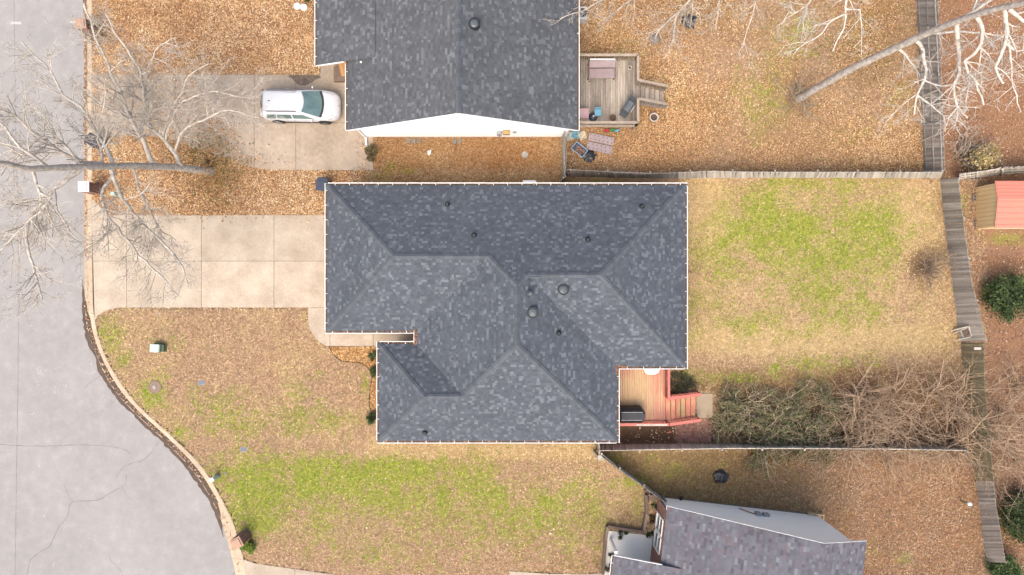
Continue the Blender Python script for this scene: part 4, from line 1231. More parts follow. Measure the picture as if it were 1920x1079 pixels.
# wooden frame propped on the back fence
cr = thing('wooden_crate', 'broken wooden slat frame propped against the leaning back fence', 'crate', W(1797, 625))
for (x0, y0, h0, x1, y1, h1) in ((1786, 620, 0.05, 1817, 612, 1.0), (1788, 625, 0.05, 1816, 614, 0.95), (1816, 614, 1.0, 1822, 631, 1.0), (1794, 638, 0.1, 1820, 632, 0.95), (1801, 621, 0.5, 1807, 634, 0.5), (1817, 613, 0.9, 1821, 630, 0.9)):
    MB().bar(W(x0, y0, h0), W(x1, y1, h1), 0.06, 0.04).build('slat', 'fence_pale', cr, world=True)
MB().add([W(1803, 620, 0.5), W(1816, 615, 0.9), W(1819, 626, 0.9), W(1806, 632, 0.5)], [(0, 1, 2, 3)]).build('panel', 'timber', cr, world=True)

# ------------------------------------------------------------------ the neighbour's grey deck
def railing(parent, pts, z0, h, m_, base_off=None, step=0.13, cap_w=0.14, top_only=False):
    """posts, top cap and single balusters along a polyline of 3-D floor points"""
    bal = None
    for k in range(len(pts) - 1):
        a_, b_ = Vector(pts[k]), Vector(pts[k + 1])
        d = b_ - a_; L = d.length
        up = Vector((0, 0, h))
        MB().bar(a_ + up, b_ + up, cap_w, 0.035).build('rail_cap', m_, parent, world=True)
        MB().bar(a_ + up * 0.9, b_ + up * 0.9, 0.04, 0.08).build('rail', m_, parent, world=True)
        MB().bar(a_ + up * 0.12, b_ + up * 0.12, 0.04, 0.08).build('rail', m_, parent, world=True)
        for p in (a_, b_):
            MB().box(p + Vector((0, 0, h / 2 - 0.02)), (0.088, 0.088, h)).build('post', m_, parent, world=True)
        n = int(L / step)
        for i in range(1, n):
            p = a_ + d * (i / n)
            if bal is None:
                ob = MB().box((0, 0, h * 0.5), (0.036, 0.036, h * 0.86)).build('baluster', m_, parent); bal = ob.data
            else:
                ob = link_mesh('baluster', bal, parent)
            sd = Vector((d.y, -d.x, 0)).normalized() * 0.04
            ob.location = p + sd - base_of(parent)

DZ = 0.9
gd = thing('wooden_deck', 'weathered grey wooden deck with railing behind the white gabled house', 'deck', (5.3, 11.4, 0))
dx0, dx1, dy0, dy1 = 3.3, 7.24, 9.48, 13.36
npl = 27
pm = None
for i in range(npl):
    x = dx0 + (i + 0.5) * (dx1 - dx0) / npl
    if pm is None:
        o = MB().box((0, 0, 0), ((dx1 - dx0) / npl - 0.016, dy1 - dy0, 0.035)).build('plank', 'deck_grey', gd); pm = o.data
    else:
        o = link_mesh('plank', pm, gd)
    o.location = Vector((x, (dy0 + dy1) / 2, DZ - 0.018 + random.uniform(-0.003, 0.003))) - base_of(gd)
for a_, b_ in (((dx0, dy0), (dx1, dy0)), ((dx0, dy1), (dx1, dy1)), ((dx1, dy0), (dx1, dy1)), ((dx0, 11.4), (dx1, 11.4))):
    MB().bar((a_[0], a_[1], DZ - 0.13), (b_[0], b_[1], DZ - 0.13), 0.04, 0.18).build('joist', 'rail_grey', gd, world=True)
for x, y in ((dx0 + 0.4, dy0), (dx1, dy0), (dx0 + 0.4, dy1), (dx1, dy1), (dx1, 11.4)):
    MB().box((x, y, 0.4), (0.1, 0.1, 0.82)).build('leg', 'rail_grey', gd, world=True)
gy0, gy1 = 10.85, 11.92
railing(gd, [(dx0 + 0.1, dy1, DZ), (dx1, dy1, DZ), (dx1, gy1, DZ)], DZ, 0.9, 'rail_grey')
railing(gd, [(dx1, gy0, DZ), (dx1, dy0, DZ), (dx0 + 0.1, dy0, DZ)], DZ, 0.9, 'rail_grey')
for i in range(6):
    MB().box((dx1 + 0.17 + i * 0.31, (gy0 + gy1) / 2 - 0.02 * i, DZ - 0.12 - i * 0.145), (0.255, gy1 - gy0 - 0.06, 0.04)).build('tread', 'deck_grey', gd, world=True)
for yy in (gy0, gy1):
    MB().bar((dx1, yy, DZ - 0.15), (dx1 + 1.95, yy - 0.12, 0.06), 0.045, 0.24).build('stringer', 'rail_grey', gd, world=True)
    railing(gd, [(dx1 + 0.05, yy, DZ - 0.02), (dx1 + 1.9, yy - 0.12, 0.12)], 0, 0.9, 'rail_grey', step=0.16, cap_w=0.15)

# things on the grey deck
def patio_swing():
    t = thing('bench_swing', 'pinkish grey canopied bench on the weathered deck', 'bench', W(1127, 137, 0.9))
    a_ = t.location
    mb = MB(); mb.prism([(a_.x - 0.77, a_.y - 0.46), (a_.x + 0.72, a_.y - 0.46), (a_.x + 0.76, a_.y - 0.40), (a_.x + 0.76, a_.y + 0.12), (a_.x - 0.80, a_.y + 0.10), (a_.x - 0.80, a_.y - 0.38)], DZ + 0.40, DZ + 0.52)
    mb.build('seat', 'cushion_pink', t, world=True, bevel=0.03)
    MB().bar((a_.x - 0.76, a_.y + 0.30, DZ + 0.68), (a_.x + 0.74, a_.y + 0.30, DZ + 0.72), 0.42, 0.10, up=(0, -0.55, 1)).build('backrest', 'cushion_pink', t, world=True, bevel=0.03)
    MB().bar((a_.x - 0.74, a_.y + 0.50, DZ + 0.88), (a_.x + 0.70, a_.y + 0.50, DZ + 0.88), 0.06, 0.05).build('back_rail', 'white_trim', t, world=True)
    for sx in (-0.78, 0.74):
        for sy in (-0.40, 0.45):
            MB().box((a_.x + sx, a_.y + sy, DZ + 0.22), (0.05, 0.05, 0.44)).build('leg', 'timber', t, world=True)
        MB().bar((a_.x + sx, a_.y - 0.40, DZ + 0.60), (a_.x + sx, a_.y + 0.40, DZ + 0.62), 0.06, 0.04).build('armrest', 'timber', t, world=True)
patio_swing()
def gas_grill(px, py, rz):
    t = thing('gas_grill', 'dark grey gas grill with lid standing askew in the deck corner', 'grill', W(px, py, DZ + 0.001), rz)
    MB().b2(-0.30, -0.24, 0.08, 0.30, 0.24, 0.80).build('cabinet', 'grill_dark', t, bevel=0.02)
    vs = []
    for i in range(7):
        a_ = math.pi * i / 6
        for sx in (-0.31, 0.31):
            vs.append((sx, -0.25 * math.cos(a_), 0.80 + 0.26 * math.sin(a_)))
    mb = MB(); mb.add(vs, [(2 * i, 2 * i + 1, 2 * i + 3, 2 * i + 2) for i in range(6)] + [tuple(2 * i for i in range(7)), tuple(2 * i + 1 for i in reversed(range(7)))])
    lid = mb.build('lid', 'grill_lid', t)
    MB().bar((-0.22, -0.29, 0.95), (0.22, -0.29, 0.95), 0.03, 0.03).build('handle', 'piping', lid)
    for sx in (-1, 1):
        MB().b2(sx * 0.31, -0.22, 0.80, sx * 0.66, 0.22, 0.84).build('side_shelf', 'grill_dark', t, bevel=0.01)
    for sx in (-0.26, 0.26):
        for sy in (-0.2, 0.2):
            MB().cyl((sx, sy - 0.02, 0.05), (sx, sy + 0.02, 0.05), 0.05, n=10).build('wheel', 'tyre', t)
    return t
gas_grill(1173, 208, math.radians(57))
def round_pot(label, px, py, h0, r, hh, m_, cat='planter', name='planter', rim=0.16, soil='silt'):
    p = W(px, py, h0)
    t = thing(name, label, cat, p)
    MB().lathe([(r * 0.72, 0.0), (r, hh), (r * 1.06, hh), (r * 1.06, hh - 0.03), (r * 1.0, hh - 0.035)], 20, top=False).build('rim_wall', m_, t)
    # open inside: inner wall and soil
    mb = MB(); mb.lathe([(r * (1 - rim) * 0.75, 0.02), (r * (1 - rim), hh * 0.62)], 20); mb.build('soil', soil, t)
    n = 20
    vs = [(rr * math.cos(2 * math.pi * k / n), rr * math.sin(2 * math.pi * k / n), z) for rr, z in ((r * 1.06, hh + 0.004), (r * (1 - rim), hh + 0.004), (r * (1 - rim), hh * 0.6)) for k in range(n)]
    MB().add(vs, [(j * n + k, j * n + (k + 1) % n, (j + 1) * n + (k + 1) % n, (j + 1) * n + k) for j in range(2) for k in range(n)]).build('rim', m_, t)
    return t
round_pot('white round planter ring standing alone among leaves near the deck stairs', 1224, 223, 0.0, 0.25, 0.38, 'pot_white')
round_pot('small round wicker basket on the grey deck floor', 1148, 223, DZ, 0.19, 0.22, 'basket', 'basket', 'basket')
round_pot('small white pot in the leafy corner of the grey deck', 1180, 129, DZ, 0.11, 0.2, 'pot_white', 'pot', 'flower_pot')
round_pot('tiny cream pot beside the pinkish bench on the grey deck', 1104, 155, DZ, 0.075, 0.16, 'cream_plastic', 'pot', 'flower_pot')
t = thing('plastic_chair', 'small light blue plastic chair on the grey deck', 'chair', W(1120, 214, DZ), 0.1)
MB().b2(-0.20, -0.20, 0.28, 0.20, 0.20, 0.32).build('seat', 'blue_plastic', t, bevel=0.02)
MB().b2(-0.20, 0.20, 0.30, 0.20, 0.24, 0.62).build('backrest', 'blue_plastic', t, bevel=0.015)
for sx in (-0.17, 0.17):
    for sy in (-0.17, 0.17):
        MB().b2(sx - 0.02, sy - 0.02, 0, sx + 0.02, sy + 0.02, 0.285).build('leg', 'blue_plastic', t)
t = thing('shop_vacuum', 'dark round canister with a pale top on the grey deck', 'canister', W(1111.5, 221, DZ))
MB().lathe([(0.17, 0), (0.23, 0.05), (0.23, 0.24), (0.17, 0.30), (0.05, 0.33)], 18).build('body', 'bin_navy', t, smooth=True)
MB().lathe([(0.055, 0.32), (0.055, 0.42), (0.02, 0.44)], 10).build('knob', 'pot_white', t)
MB().lathe([(0.27, 0.0), (0.27, 0.04), (0.2, 0.05)], 18).build('base', 'vent_grey', t)
t = thing('play_table', 'low pinkish grey plastic table on the deck against the house', 'table', W(1093, 216, DZ))
MB().b2(-0.42, -0.30, 0.36, 0.30, 0.30, 0.42).build('table_top', 'pink_plastic', t, bevel=0.03)
for sx in (-0.35, 0.24):
    for sy in (-0.24, 0.24):
        MB().b2(sx - 0.03, sy - 0.03, 0, sx + 0.03, sy + 0.03, 0.365).build('leg', 'pink_plastic', t)

# things on the ground below the deck
def slab_q(name, label, cat, corners, h0, h1, m_):
    c_ = [W(x, y, h0) for x, y in corners]
    t = thing(name, label, cat, (sum(p.x for p in c_) / 4, sum(p.y for p in c_) / 4, 0))
    return t, c_
t, c_ = slab_q('patio_cushion', 'tufted mauve grey cushion pad folded in two on the leaves', 'cushion', [(1105.5, 248), (1152.5, 258.5), (1146, 290), (1098.5, 279)], 0.14, 0.14, 'mattress')
def lerp4(c_, u_, v_):
    return (c_[0] * (1 - u_) + c_[1] * u_) * (1 - v_) + (c_[3] * (1 - u_) + c_[2] * u_) * v_
for v0, v1 in ((0.0, 0.47), (0.53, 1.0)):
    P = [lerp4(c_, *uv) for uv in ((0, v0), (1, v0), (1, v1), (0, v1))]
    pad = MB().prism([(p.x, p.y) for p in P], 0.02, 0.13).build('pad', 'mattress', t, world=True, bevel=0.03)
    for i in range(6):
        for j in range(2):
            p = lerp4(c_, (i + 0.5 + 0.25 * (j - 0.5)) / 6, v0 + (j + 0.5) / 2 * (v1 - v0))
            MB().lathe([(0.045, 0.12), (0.03, 0.136), (0.01, 0.138)], 8, (p.x, p.y, 0)).build('tuft', 'tuft_dark', pad, world=True)
t = thing('storage_tub', 'open dark blue tub with pale rim full of leaves', 'tub', W(1085.5, 283), math.radians(-38))
a_, b_, hh = 0.42, 0.26, 0.36
mb = MB()
for s, z0 in ((1.0, 0),):
    o_ = [(-a_, -b_), (a_, -b_), (a_, b_), (-a_, b_)]
    vs = [(x * 0.82, y * 0.82, 0.0) for x, y in o_] + [(x, y, hh) for x, y in o_] + [(x * 0.88, y * 0.84, hh) for x, y in o_] + [(x * 0.8, y * 0.78, hh * 0.6) for x, y in o_]
    mb.add(vs, [(3, 2, 1, 0)] + [(r_ * 4 + i, r_ * 4 + (i + 1) % 4, r_ * 4 + 4 + (i + 1) % 4, r_ * 4 + 4 + i) for r_ in range(3) for i in range(4)] + [(12, 13, 14, 15)])
mb.build('body', 'tub_blue', t)
mb = MB(); mb.bar((-a_, -b_, hh + 0.01), (a_, -b_, hh + 0.01), 0.04, 0.03); mb.bar((-a_, b_, hh + 0.01), (a_, b_, hh + 0.01), 0.04, 0.03); mb.bar((-a_, -b_, hh + 0.012), (-a_, b_, hh + 0.012), 0.04, 0.028); mb.bar((a_, -b_, hh + 0.012), (a_, b_, hh + 0.012), 0.04, 0.028)
mb.build('rim', 'tub_rim', t)
k = 130
P = np.stack([(rng.random(k) - 0.5) * 2 * a_ * 0.76, (rng.random(k) - 0.5) * 2 * b_ * 0.72, hh * 0.62 + 0.03 * rng.random(k)], -1)
V, F, T = leaf_quads(P, 0.09, LITTER)
tag(fast_mesh('leaf_filling', V, F, 'leaf', T, t), kind='stuff')

def rubbish_bag(label, px, py, r, seed, flat=0.6, spikes=0.25):
    t = thing('rubbish_bag', label, 'bag', W(px, py))
    rs = random.Random(seed)
    nu, nv = 26, 13
    vs, fs = [], []
    ph = [(rs.uniform(2, 7), rs.uniform(2, 6), rs.uniform(0, 6)) for _ in range(8)]
    for j in range(nv + 1):
        th = math.pi * j / nv
        for i in range(nu):
            a_ = 2 * math.pi * i / nu
            f = 1 + spikes * sum(math.sin(p0 * a_ + p2) * math.sin(p1 * th + p2) for p0, p1, p2 in ph) / 3 + rs.uniform(-0.06, 0.06)
            vs.append((r * f * math.sin(th) * math.cos(a_), r * f * math.sin(th) * math.sin(a_) * 0.9, max(0.0, r * flat * (1 + math.cos(th) * (0.8 + 0.2 * f)) * 0.75)))
    for j in range(nv):
        for i in range(nu):
            fs.append((j * nu + i, (j + 1) * nu + i, (j + 1) * nu + (i + 1) % nu, j * nu + (i + 1) % nu))
    MB().add(vs, fs).build('sack', 'black_plastic', t)
    mb = MB(); mb.lathe([(r * 0.10, r * flat * 1.35), (r * 0.06, r * flat * 1.5), (r * 0.2, r * flat * 1.65), (0.01, r * flat * 1.6)], 9); mb.build('tied_neck', 'black_plastic', t)
    return t
rubbish_bag('crumpled black rubbish bag alone on the brown grass', 1349, 893, 0.42, 3)
rubbish_bag('torn black rubbish bag slumped beside the leaf filled blue tub', 1103, 293, 0.36, 5, 0.45, 0.5)
rubbish_bag('dark rubbish bag under the bare tree branches in the leaf covered yard', 1291, 42, 0.42, 8, 0.5, 0.35)
# toys and scraps along the deck foot
for i, (px, py, m_, nm, lab, cat) in enumerate(((1137, 245.5, 'red_plastic', 'toy_truck', 'small red toy truck below the grey deck railing', 'toy'), (1148, 245, 'green_plastic', 'toy_truck', 'small green toy truck below the grey deck railing', 'toy'), (1157, 246, 'blue_plastic', 'toy_truck', 'small blue toy truck below the grey deck railing', 'toy'))):
    t = thing(nm, lab, cat, W(px, py), 0.2 * i)
    MB().b2(-0.14, -0.07, 0.05, 0.14, 0.07, 0.14).build('bed', m_, t, bevel=0.01)
    MB().b2(0.03, -0.065, 0.142, 0.12, 0.065, 0.22).build('cab', m_, t, bevel=0.015)
    for sx in (-0.08, 0.08):
        for sy in (-0.085, 0.085):
            MB().cyl((sx, sy - 0.015, 0.04), (sx, sy + 0.015, 0.04), 0.04, n=10).build('wheel', 'tyre', t)
for px, py, rz, m_, lab in ((1068, 257, 0.3, 'pale_plastic', 'pale green plastic sheet by the corner of the white gabled house'), (1079, 253, -0.3, 'blue_plastic', 'crumpled blue plastic sheet by the corner of the white gabled house'), (1092, 256, 0.35, 'cream_plastic', 'cream plastic sheet beside the crumpled blue one')):
    t = thing('plastic_sheet', lab, 'sheet', W(px, py), rz)
    vs = [(x * 0.09 - 0.22, y * 0.1 - 0.22, 0.03 + 0.09 * random.random()) for y in range(6) for x in range(6)]
    MB().add(vs, [(y * 6 + x, y * 6 + x + 1, y * 6 + x + 7, y * 6 + x + 6) for y in range(5) for x in range(5)]).build('film', m_, t)
ac = thing('air_conditioner', 'white air conditioner unit against the side of the gabled house', 'air conditioner', W(1090, 33))
MB().b2(-0.35, -0.38, 0, 0.27, 0.38, 0.72).build('case', 'ac_white', ac, bevel=0.03)
fan = MB().lathe([(0.26, 0.721), (0.26, 0.735), (0.22, 0.735), (0.22, 0.728), (0.02, 0.728)], 20).build('fan_grille', 'vent_black', ac)
for k in range(6):
    a_ = k * math.pi / 6
    MB().bar((-0.25 * math.cos(a_), -0.25 * math.sin(a_), 0.742 + 0.001 * k), (0.25 * math.cos(a_), 0.25 * math.sin(a_), 0.742 + 0.001 * k), 0.012, 0.006).build('wire', 'ac_white', fan)
rk = thing('boulder', 'pale grey rock under the bare tree branches', 'rock', W(1227, 74))
MB().lathe([(0.30, -0.02), (0.34, 0.08), (0.27, 0.2), (0.12, 0.27), (0.02, 0.28)], 9, wob=0.12).build('stone_body', 'stone', rk)

# ------------------------------------------------------------------ the red deck
m, nt, b = _nodes('deck_red'); MATS['deck_red'] = m
pos = _coords(nt, True)
rnd = _coords(nt, False, (6, 0.6, 1))
sep3 = nt.nodes.new('ShaderNodeSeparateXYZ'); nt.links.new(pos, sep3.inputs[0])
# bare timber where feet have worn the paint away: a round worn area in the middle
dxn = _math(nt, 'DIVIDE', _math(nt, 'SUBTRACT', sep3.outputs[0], 7.25), 1.75)
dyn = _math(nt, 'DIVIDE', _math(nt, 'SUBTRACT', sep3.outputs[1], -6.3), 1.75)
rr = _math(nt, 'ADD', _math(nt, 'MULTIPLY', dxn, dxn), _math(nt, 'MULTIPLY', dyn, dyn))
wear = _math(nt, 'ADD', rr, _math(nt, 'MULTIPLY', _math(nt, 'SUBTRACT', _noise(nt, rnd, 2.2, 5, 0.7), 0.5), 1.5))
wear = _math(nt, 'ADD', wear, _math(nt, 'MULTIPLY', _math(nt, 'SUBTRACT', _noise(nt, pos, 1.1, 4, 0.6), 0.5), 1.6))
oi_ = nt.nodes.new('ShaderNodeObjectInfo')
wear = _math(nt, 'ADD', wear, _math(nt, 'MULTIPLY', _math(nt, 'SUBTRACT', oi_.outputs['Random'], 0.5), 0.8))
wear = _math(nt, 'MULTIPLY', _math(nt, 'SUBTRACT', wear, 0.25), 0.95, True)
bare = _ramp(nt, _noise(nt, rnd, 3.0, 5, 0.7), [(0.3, (0.64, 0.46, 0.26)), (0.6, (0.54, 0.36, 0.20)), (0.75, (0.34, 0.19, 0.10))])
redp = _ramp(nt, _noise(nt, rnd, 1.5, 4, 0.7), [(0.3, (0.60, 0.20, 0.155)), (0.7, (0.52, 0.27, 0.19))])
c = _mix(nt, 1.0, _mix(nt, wear, bare, redp), (ALB,) * 3, 'MULTIPLY')
nt.links.new(c, b.inputs['Base Color']); b.inputs['Roughness'].default_value = 0.85
RZ = 0.62
rd = thing('wooden_deck', 'red painted wooden deck with worn boards behind the hip roofed house', 'deck', (7.4, -6.2, 0))
rx0, rx1, ry0, ry1 = 5.55, 9.07, -7.93, -4.15
npl = 25
pm = None
for i in range(npl):
    x = rx0 + (i + 0.5) * (rx1 - rx0) / npl
    if pm is None:
        o = MB().box((0, 0, 0), ((rx1 - rx0) / npl - 0.016, ry1 - ry0, 0.035)).build('plank', 'deck_red', rd); pm = o.data
    else:
        o = link_mesh('plank', pm, rd)
    o.location = Vector((x, (ry0 + ry1) / 2, RZ - 0.018 + random.uniform(-0.003, 0.003))) - base_of(rd)
for a_, b_ in (((rx0, ry0), (rx1, ry0)), ((rx1, ry0), (rx1, ry1)), ((rx0, -6.0), (rx1, -6.0))):
    MB().bar((a_[0], a_[1], RZ - 0.13), (b_[0], b_[1], RZ - 0.13), 0.04, 0.18).build('joist', 'rail_red', rd, world=True)
for x, y in ((6.2, ry0), (rx1, ry0), (rx1, ry1), (rx1, -6.4)):
    MB().box((x, y, 0.26), (0.1, 0.1, 0.56)).build('leg', 'rail_red', rd, world=True)
sy0, sy1 = -7.93, -6.42
railing(rd, [(rx1, ry1 + 0.1, RZ), (rx1, sy1, RZ)], RZ, 0.9, 'rail_red')
railing(rd, [(rx0 + 0.4, ry0, RZ), (rx1, ry0, RZ)], RZ, 0.9, 'rail_red', cap_w=0.15)
MB().b2(7.2, ry0 - 0.066, RZ + 0.919, rx1 - 0.1, ry0 + 0.03, RZ + 0.924).build('bare_strip', 'fence_pale', rd, world=True)
for i in range(6):
    MB().box((rx1 + 0.17 + i * 0.32, (sy0 + sy1) / 2 + 0.02 * i, RZ - 0.05 - i * 0.095), (0.262, sy1 - sy0 - 0.07, 0.04)).build('tread', 'tread_red', rd, world=True)
for yy in (sy0, sy1):
    MB().bar((rx1, yy, RZ - 0.12), (rx1 + 2.0, yy + 0.16, 0.03), 0.045, 0.16).build('stringer', 'rail_red', rd, world=True)
    railing(rd, [(rx1 + 0.05, yy, RZ), (rx1 + 2.0, yy + 0.16, 0.10)], 0, 0.9, 'rail_red', step=0.15, cap_w=0.17)
pad = thing('paving_slab', 'square tan concrete landing slab at the foot of the red stairs', 'slab', W(1322, 760))
MB().b2(WX(1306), WY(783), -0.1, WX(1336), WY(738), 0.06).build('top', 'pad_tan', pad, world=True, bevel=0.02)
# brick patio in basket weave
pt_ = thing('brick_patio', 'worn red brick patio laid in basket weave beside the red stairs', 'patio', W(1300, 805))
px0, px1, py0, py1 = WX(1266), WX(1337), WY(829), WY(784.5)
MB().b2(px0 - 0.05, py0 - 0.04, -0.1, px1 + 0.05, py1, 0.02).build('bed', 'mortar', pt_, world=True)
bme = None
S_ = 0.215
for i in range(int((px1 - px0) / S_)):
    for j in range(int((py1 - py0) / S_)):
        for k in range(2):
            if bme is None:
                o = MB().box((0, 0, 0), (S_ - 0.014, S_ / 2 - 0.014, 0.06)).build('brick', 'brick_red', pt_); bme = o.data
            else:
                o = link_mesh('brick', bme, pt_)
            ver = ((i // 2) + (j // 2)) % 2
            cx_, cy_ = px0 + (i + 0.5) * S_, py0 + (j + 0.5) * S_
            dd = (k - 0.5) * S_ / 2
            o.location = Vector((cx_ + (dd if ver else 0), cy_ + (0 if ver else dd), 0.01 + random.uniform(-0.004, 0.006))) - base_of(pt_)
            o.rotation_euler = (random.gauss(0, 0.01), random.gauss(0, 0.01), (math.pi / 2 if ver else 0) + random.gauss(0, 0.015))
# covered grill
gr = thing('covered_grill', 'grill under a black fabric cover with pale piping on the red deck', 'grill', (W(1184, 777, 1.0).x, W(1184, 777, 1.0).y, RZ))
hw, hd = 0.74, 0.44
lo_ = [(-hw, -hd), (hw - 0.2, -hd), (hw, -0.18), (hw, 0.2), (hw - 0.2, hd), (-hw, hd)]
vs = [(x * 1.02, y * 1.02, 0.02) for x, y in lo_] + [(x, y, 0.72) for x, y in lo_] + [(x * 0.93, y * 0.52, 1.02) for x, y in lo_]
MB().add(vs, [tuple(reversed(range(6)))] + [(r_ * 6 + i, r_ * 6 + (i + 1) % 6, r_ * 6 + 6 + (i + 1) % 6, r_ * 6 + 6 + i) for r_ in range(2) for i in range(6)] + [tuple(range(12, 18))]).build('cover', 'cover_black', gr, bevel=0.03)
for s in (-1, 1):
    mb = MB()
    mb.bar((-hw * 0.93, s * hd * 0.52, 1.03), ((hw - 0.2) * 0.93, s * hd * 0.52, 1.03), 0.02, 0.02)
    mb.bar(((hw - 0.2) * 0.93, s * hd * 0.52, 1.03), (hw, s * 0.19, 0.74), 0.02, 0.02)
    mb.build('piping', 'piping', gr)
tb = thing('patio_table', 'white round patio table on the red deck half under the eave', 'table', (WX(1222, 1.3), WY(686, 1.3), RZ))
MB().lathe([(0.50, 0.68), (0.53, 0.70), (0.53, 0.72), (0.50, 0.73)], 40, wob=0.045).build('table_top', 'white_trim', tb)
for k in range(4):
    a_ = math.pi / 4 + k * math.pi / 2
    MB().cyl((0.36 * math.cos(a_), 0.36 * math.sin(a_), 0), (0.26 * math.cos(a_), 0.26 * math.sin(a_), 0.69), 0.025, n=8).build('leg', 'white_trim', tb)
lp = thing('garden_stake', 'short pale red stake standing in dark soil below the red deck', 'stake', W(1254, 806))
MB().bar(W(1254, 806), W(1256, 809, 0.6), 0.05, 0.05, up=(1, 0, 0)).build('shaft', 'rail_red', lp, world=True)
MB().bar(W(1250, 811.5, 0.55), W(1259, 811.5, 0.55), 0.03, 0.03).build('crosspiece', 'rail_red', lp, world=True)

# ------------------------------------------------------------------ shed beyond the back fence
sh = thing('garden_shed', 'tan metal garden shed with red ribbed roof beyond the back fence', 'shed', W(1880, 390))
hw_, hr_ = 1.85, 2.02
x0, x1 = WX(1829), 32.0
y0, y1 = WY(430), WY(352)
ym = y0 + (y1 - y0) * 0.62
mb = MB(); P5 = [(y0, 0), (y1, 0), (y1, hw_), (ym, hr_ - 0.02), (y0, hw_)]
mb.add([(x0, y, z) for y, z in P5] + [(x1, y, z) for y, z in P5], [(4, 3, 2, 1, 0), (5, 6, 7, 8, 9)] + [(i, (i + 1) % 5, 5 + (i + 1) % 5, 5 + i) for i in range(5)])
shw = mb.build('wall', 'shed_tan', sh, world=True)
for k in range(10):
    y = y0 + (k + 0.5) * (y1 - y0) / 10
    MB().b2(x0 - 0.02, y - 0.012, 0.02, x0 - 0.001, y + 0.012, min(hw_ + (1 - abs(y - ym) / (y1 - ym)) * (hr_ - hw_), hr_) - 0.02).build('rib', 'shed_trim' if k % 9 == 0 else 'shed_tan', shw, world=True)
for s, ya_ in ((-1, y0 - 0.10), (1, y1 + 0.10)):
    mb = MB()
    mb.add([(x0 - 0.12, ya_, hw_ + 0.05), (x1, ya_, hw_ + 0.05), (x1, ym, hr_ + 0.11), (x0 - 0.12, ym, hr_ + 0.11)], [(0, 1, 2, 3) if s < 0 else (3, 2, 1, 0)])
    pan = mb.build('roof_panel', 'shed_red', sh, world=True)
    for k in range(5):
        f = (k + 0.5) / 5
        y, z = ya_ + (ym - ya_) * f, hw_ + 0.05 + (hr_ - hw_ + 0.06) * f
        MB().bar((x0 - 0.12, y, z + 0.012), (x1, y, z + 0.012), 0.05, 0.025).build('rib', 'shed_red', pan, world=True)
    MB().b2(x0 - 0.12, ya_ - 0.02, hw_ - 0.06, x1, ya_ - 0.002, hw_ + 0.045).build('eave_trim', 'shed_trim', sh, world=True)
    MB().bar((x0 - 0.135, ya_, hw_ + 0.03), (x0 - 0.135, ym, hr_ + 0.09), 0.02, 0.07, up=(1, 0, 0)).build('verge_trim', 'shed_red', sh, world=True)
def cinder_block(px, py, rz, label):
    t = thing('cinder_block', label, 'block', W(px, py), rz, None)
    mb = MB()
    for x in (-0.185, 0.0, 0.185):
        mb.b2(x - 0.018, -0.095, 0, x + 0.018, 0.095, 0.19)
    for y in (-0.08, 0.08):
        for s in (-1, 1):
            mb.b2(s * 0.093 - 0.0745, y - 0.015, 0.0, s * 0.093 + 0.0745, y + 0.015, 0.19)
    mb.build('shell', 'cinder', t)
    MB().b2(-0.16, -0.06, 0.0, 0.16, 0.06, 0.03).build('hollow', 'vent_black', t)  # black plate standing in for the shade inside the block's openings
cinder_block(1829, 421, math.radians(98), 'concrete block standing by the tan shed wall near the lawn side')
cinder_block(1824.5, 372, math.radians(90), 'concrete block half buried in leaves by the tan shed wall')
cinder_block(1816, 335, 0.0, 'hollow concrete block lying below the sagging fence, end of the row')
cinder_block(1829, 335, 0.05, 'dusty concrete block lying below the sagging fence beside another block')

# ------------------------------------------------------------------ the parked car
car = thing('parked_car', 'silver white compact suv parked on the stained driveway', 'car', (-12.47, 10.74, 0.03), math.radians(-1.0))
st_ = [(-2.30, .62, .42, .86), (-2.26, .74, .34, .98), (-2.15, .83, .30, 1.03), (-1.85, .885, .27, 1.04), (-1.3, .905, .25, 1.02), (-0.6, .91, .24, 1.00), (0.2, .91, .24, .99), (0.8, .91, .24, 1.01), (1.15, .905, .24, 1.05), (1.45, .90, .25, 1.01), (1.75, .875, .27, .95), (2.0, .82, .29, .87), (2.16, .72, .32, .79), (2.26, .58, .36, .70), (2.31, .38, .42, .60)]
vs, fs = [], []
NR = 18
for x, w_, zb, zt in st_:
    hgt = zt - zb
    half = [(0.0, zt + 0.02), (w_ * 0.45, zt + 0.015), (w_ * 0.78, zt - 0.005), (w_ * 0.93, zt - 0.05 * min(1, hgt / 0.6)), (w_ * 0.985, zt - hgt * 0.25), (w_, zb + hgt * 0.45), (w_ * 0.985, zb + hgt * 0.18), (w_ * 0.93, zb + 0.02), (w_ * 0.6, zb), (0.0, zb)]
    ring = half + [(-y, z) for y, z in reversed(half[1:-1])]
    for y, z in ring:
        vs.append((x, y, z))
NR = len(ring)
for i in range(len(st_) - 1):
    for j in range(NR):
        fs.append((i * NR + j, (i + 1) * NR + j, (i + 1) * NR + (j + 1) % NR, i * NR + (j + 1) % NR))
fs += [tuple(range(NR)), tuple(reversed(range((len(st_) - 1) * NR, len(st_) * NR)))]
body = MB().add(vs, fs).build('body', 'car_paint', car, smooth=True)
